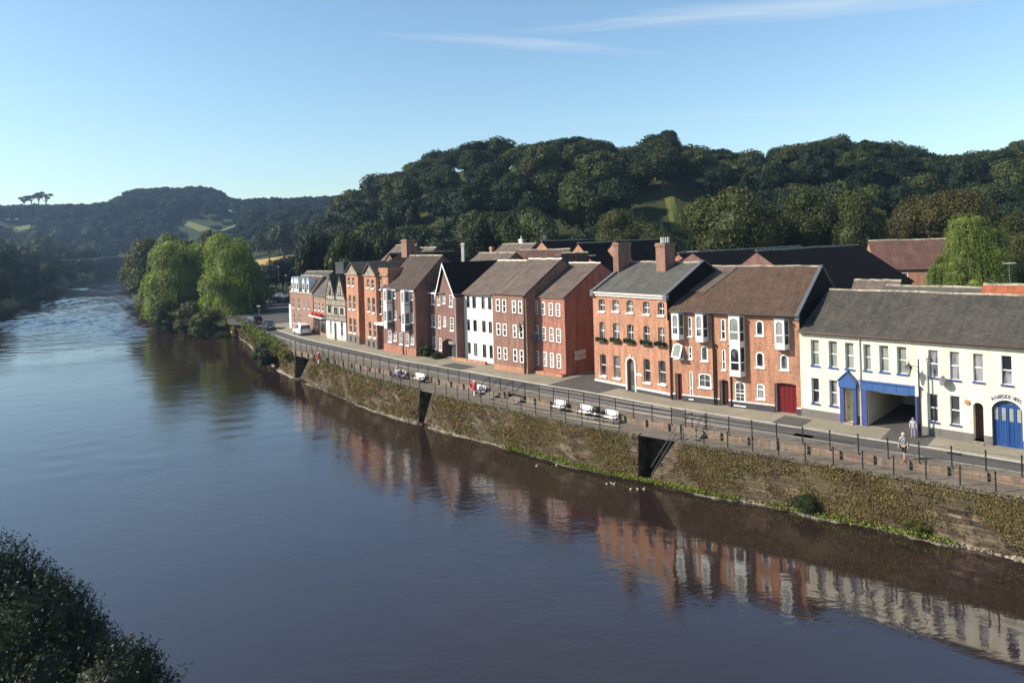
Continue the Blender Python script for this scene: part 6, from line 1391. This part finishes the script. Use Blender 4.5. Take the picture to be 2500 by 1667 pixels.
def person(lab, loc, rz, shirt, trousers, hair, shoes, pose='walk', scale=1., shorts=False, group=None):
    t = thing('person', lab, 'person', loc, rz, group); t.scale = (scale,)*3
    sit = pose == 'sit'; hz = .50 if sit else .93
    if sit: hipL, hipR = (.09,0,hz),(-.09,0,hz); legs = [[(.11,-.40,.52),(.12,-.42,.08),(.12,-.56,.03)], [(-.11,-.42,.52),(-.12,-.44,.08),(-.12,-.58,.03)]]; arms = [[(.25,-.04,.78),(.20,-.26,.66)], [(-.25,-.04,.78),(-.20,-.26,.66)]]
    elif pose == 'walk': legs = [[(.10,-.14,.50),(.10,-.16,.09),(.11,-.34,.04)], [(-.10,.06,.50),(-.10,.26,.12),(-.11,.12,.04)]]; arms = [[(.25,.08,1.12),(.24,.00,.88)], [(-.25,-.10,1.12),(-.23,-.22,.90)]]
    else: legs = [[(.10,.0,.50),(.10,.02,.09),(.12,-.16,.04)], [(-.10,.0,.50),(-.10,.02,.09),(-.12,-.16,.04)]]; arms = [[(.25,.02,1.12),(.24,-.04,.88)], [(-.25,.0,1.12),(-.22,-.16,.93)]]
    lean = -.05 if pose == 'walk' else 0
    B = Sk(); pel = B.add((0,0,hz), (.13,.10)); wa = B.add((0,lean*.4,hz+.2), (.125,.09), pel); ch = B.add((0,lean*.8,hz+.42), (.16,.105), wa); nk = B.add((0,lean,hz+.57), .055, ch)
    hd = B.chain(nk, [((0,lean-.02,hz+.64), .075), ((0,lean-.03,hz+.72), .1), ((0,lean-.02,hz+.81), .075)])
    B.chain(nk+1, [((0,lean-.125,hz+.68), .022)])
    hands = []
    for sg, ar, lg in ((1, arms[0], legs[0]), (-1, arms[1], legs[1])):
        a = B.chain(ch, [((sg*.18,lean,hz+.50), .06), (ar[0], .042), (ar[1], .032)])
        w = Vector(ar[1]); d = (w-Vector(ar[0])).normalized(); pal = w+d*.07; pi = B.chain(a, [(pal, (.036,.02))])
        for f in range(4): q = pal+d*(.075+.012*(f in (1,2)))+Vector((0,(f-1.5)*.021,-.01)); B.chain(pi, [(pal+d*.035+Vector((0,(f-1.5)*.019,0)), .010), (q, .008)])
        B.chain(pi, [(pal+Vector((0,-.045,.0)), .011), (pal+d*.04+Vector((0,-.06,0)), .009)])
        l = B.chain(pel, [((sg*.095,0,hz-.06), .085), (lg[0], .06), (lg[1], .042), (lg[2], (.04,.03))])
    body = skin('body', B.v, B.e, B.r, M['skin'], t)
    S = Sk(); p0 = S.add((0,0,hz-.02), (.15,.12)); p1 = S.add((0,lean*.4,hz+.2), (.145,.11), p0); p2 = S.add((0,lean*.8,hz+.42), (.18,.125), p1); S.chain(p2, [((0,lean,hz+.53), .085)])
    for sg, ar in ((1, arms[0]), (-1, arms[1])): S.chain(p2, [((sg*.18,lean,hz+.50), .078), (ar[0], .058), (Vector(ar[0]).lerp(Vector(ar[1]), .75), .05)])
    skin('shirt', S.v, S.e, S.r, shirt, t)
    T_ = Sk(); q0 = T_.add((0,0,hz+.06), (.15,.12))
    for sg, lg in ((1, legs[0]), (-1, legs[1])): T_.chain(q0, [((sg*.095,0,hz-.08), .105), (lg[0], .078)]+([] if shorts else [(Vector(lg[0]).lerp(Vector(lg[1]), .92), .06)]))
    skin('trousers', T_.v, T_.e, T_.r, trousers, t)
    mb = MB(); mb.ell((0,lean+.005,hz+.775), (.108,.115,.095), 10, 6); mb.build('hair', hair, t, True)
    for sg in (1, -1): mb = MB(); mb.ell((sg*.035,lean-.118,hz+.725), (.012,.012,.012), 6, 4); mb.build('eye', M['black'], t); mb = MB(); mb.ell((sg*.1,lean-.02,hz+.72), (.02,.03,.035), 6, 4); mb.build('ear', M['skin'], t)
    mb = MB(); mb.box(-.03,lean-.126,hz+.645,.03,lean-.112,hz+.655); mb.build('mouth', M['red_door'], t)
    for lg in legs: mb = MB(); mb.ell((lg[2][0],lg[2][1]+.08,.055), (.055,.15,.055), 8, 6); mb.build('shoe', shoes, t, True)
    return t
def checkshirt():
    t = NT('check_shirt'); v = t.obj(); w = t.n('ShaderNodeTexChecker'); t.set(w, 'Vector', v); t.set(w, 'Scale', 9.); t.set(w, 'Color1', (.03,.035,.05,1)); t.set(w, 'Color2', (.32,.34,.37,1)); return t.end(t.pbr(w.outputs[0], .8))
cs = checkshirt(); grey_hair = plain('hair_grey', (.45,.40,.35), .8); dk = plain('hair_dark', (.02,.015,.012), .6); navy_c = plain('cloth_navy', (.02,.03,.07), .8); white_c = plain('cloth_white', (.36,.38,.44), .8); black_c = plain('cloth_black', (.012,.012,.014), .8); lilac = plain('cloth_lilac', (.35,.36,.5), .8)
c = at(2208, 1124, ZS); person('grey haired man in a dark checked shirt and dark shorts walking on the footway', c, math.radians(-62), cs, black_c, grey_hair, M['plinth_dark'], 'walk', 1.02, True)
c = at(2240, 1067, ZS); person('person in a white top and blue cap standing beside the street lamp', c+Vector((-.35,-.1,0)), math.radians(-40), white_c, plain('cloth_pale', (.25,.26,.32), .8), M['navy'], M['navy'], 'stand', .82)
for dx, sh, hr, lab in ((-.38, lilac, M['offwhite'], 'person in lilac seated on the left of the far bench'), (.34, black_c, dk, 'person in dark clothes seated on the right of the far bench')):
    m_ = Matrix.Rotation(sb.rotation_euler.z, 4, 'Z'); q = sb.location+m_ @ Vector((dx,.02,0)); person(lab, q, sb.rotation_euler.z, sh, navy_c, hr, M['plinth_dark'], 'sit', 1.)
# ------------------------------------------------------------------ air, sky, sun, camera
mb = MB(); mb.box(-1300,-40,-3.5,1000,1250,150)
t = NT('haze_air'); t.m.node_tree.nodes.remove(t.out); out = t.t.nodes.new('ShaderNodeOutputMaterial'); pv = t.n('ShaderNodeVolumePrincipled'); t.set(pv, 'Color', (.46,.68,1.,1)); t.set(pv, 'Density', .00019); t.set(pv, 'Anisotropy', .3); t.t.links.new(pv.outputs[0], out.inputs['Volume'])
HAZE = True
if HAZE: tag(mb.build('haze', t.m), 'thin blue haze over the valley', None, None, 'stuff')
EL = math.radians(33); SD = Vector((-.975, -.19, 0)).normalized()*math.cos(EL)+Vector((0,0,math.sin(EL)))
su = bpy.data.lights.new('sun', 'SUN'); su.energy = 5.; su.angle = math.radians(.53); su.color = (1., .92, .81); so = bpy.data.objects.new('sun', su); COL.objects.link(so); so.rotation_euler = SD.to_track_quat('Z', 'Y').to_euler(); so.location = (-60,-20,80)
wd = bpy.data.worlds.new('World'); sc.world = wd; wd.use_nodes = True; wt = wd.node_tree; wt.nodes.clear()
wo = wt.nodes.new('ShaderNodeOutputWorld'); bg = wt.nodes.new('ShaderNodeBackground'); sk = wt.nodes.new('ShaderNodeTexSky'); sk.sky_type = 'NISHITA'; sk.sun_disc = False; sk.sun_elevation = EL; sk.sun_rotation = math.atan2(SD.x, SD.y); sk.altitude = 30; sk.air_density = 1.15; sk.dust_density = .5; sk.ozone_density = 1.6
bg.inputs[1].default_value = .115
def wn(typ, **kw):
    x = wt.nodes.new(typ)
    for k, v in kw.items(): setattr(x, k, v)
    return x
def wset(n_, k, v):
    if isinstance(v, bpy.types.NodeSocket): wt.links.new(v, n_.inputs[k])
    else: n_.inputs[k].default_value = v
# thin cirrus streaks: direction -> flat layer coordinates
tc = wn('ShaderNodeTexCoord'); sx = wn('ShaderNodeSeparateXYZ'); wset(sx, 0, tc.outputs['Generated'])
def wm(op, a, b=0.): x = wn('ShaderNodeMath', operation=op); wset(x, 0, a); wset(x, 1, b); return x.outputs[0]
zc = wm('MAXIMUM', sx.outputs[2], .02); cu_ = wn('ShaderNodeCombineXYZ'); wset(cu_, 0, wm('DIVIDE', sx.outputs[0], zc)); wset(cu_, 1, wm('DIVIDE', sx.outputs[1], zc))
def streak(cx, cy, lx, ly, rot, seed):
    mp = wn('ShaderNodeMapping', vector_type='TEXTURE'); wset(mp, 0, cu_.outputs[0]); mp.inputs['Location'].default_value = (cx, cy, 0); mp.inputs['Rotation'].default_value = (0,0,rot); mp.inputs['Scale'].default_value = (lx, ly, 1)
    nz = wn('ShaderNodeTexNoise'); wset(nz, 0, mp.outputs[0]); nz.inputs['Scale'].default_value = 1.6; nz.inputs['Detail'].default_value = 7; nz.inputs['Roughness'].default_value = .62; nz.inputs['Distortion'].default_value = .6
    ln = wn('ShaderNodeVectorMath', operation='LENGTH'); wset(ln, 0, mp.outputs[0])
    m = wm('SUBTRACT', 1., ln.outputs['Value']); m = wm('ADD', m, wm('MULTIPLY', wm('SUBTRACT', nz.outputs['Fac'], .5), 2.1)); return wm('MINIMUM', wm('MAXIMUM', m, 0.), 1.)
cl = CLOUDS = wm('MULTIPLY', streak(1.35, 3.0, 1.25, .2, -.15, 0), .42)
cl = wm('ADD', cl, wm('MULTIPLY', streak(.12, 3.45, .75, .13, .35, 1), .30)); cl = wm('ADD', cl, wm('MULTIPLY', streak(3.2, 5.6, 3.2, .35, .0, 2), .13)); cl = wm('ADD', cl, wm('MULTIPLY', streak(-2.9, 4.1, 1.2, .06, .05, 3), .12))
gr = wn('ShaderNodeMix', data_type='RGBA', blend_type='MULTIPLY'); wset(gr, 0, 1.); wset(gr, 6, sk.outputs[0]); gr.inputs[7].default_value = (.97, 1.09, 1.12, 1)
zr = wn('ShaderNodeMapRange', interpolation_type='SMOOTHSTEP'); wset(zr, 0, sx.outputs[2]); zr.inputs[1].default_value = .34; zr.inputs[2].default_value = .80; zr.inputs[3].default_value = 1.; zr.inputs[4].default_value = .42
zm = wn('ShaderNodeVectorMath', operation='SCALE'); wset(zm, 0, gr.outputs[2]); wset(zm, 'Scale', zr.outputs[0])
mc = wn('ShaderNodeMix', data_type='RGBA'); wset(mc, 0, cl); wset(mc, 6, zm.outputs[0]); mc.inputs[7].default_value = (5.2, 5.6, 5.9, 1)
wt.links.new(mc.outputs[2], bg.inputs[0]); wt.links.new(bg.outputs[0], wo.inputs[0])
cam = bpy.data.cameras.new('camera'); co = bpy.data.objects.new('camera', cam); COL.objects.link(co); sc.camera = co
cam.sensor_width = 36; cam.lens = F/2500*36; cam.shift_y = -(833.5-CY)/2500; cam.clip_start = .3; cam.clip_end = 9000
co.matrix_world = Matrix.Translation((0,0,HC)) @ Matrix.Rotation(math.pi/2, 4, 'X') @ Matrix.Rotation(-_r, 4, 'Z')
sc.view_settings.view_transform = 'Standard'; sc.view_settings.look = 'None'; sc.view_settings.exposure = .55; sc.view_settings.gamma = 1.
sc.cycles.max_bounces = 6; sc.cycles.diffuse_bounces = 2; sc.cycles.glossy_bounces = 3; sc.cycles.transmission_bounces = 3; sc.cycles.volume_bounces = 0; sc.cycles.caustics_reflective = False; sc.cycles.caustics_refractive = False; sc.cycles.use_denoising = True
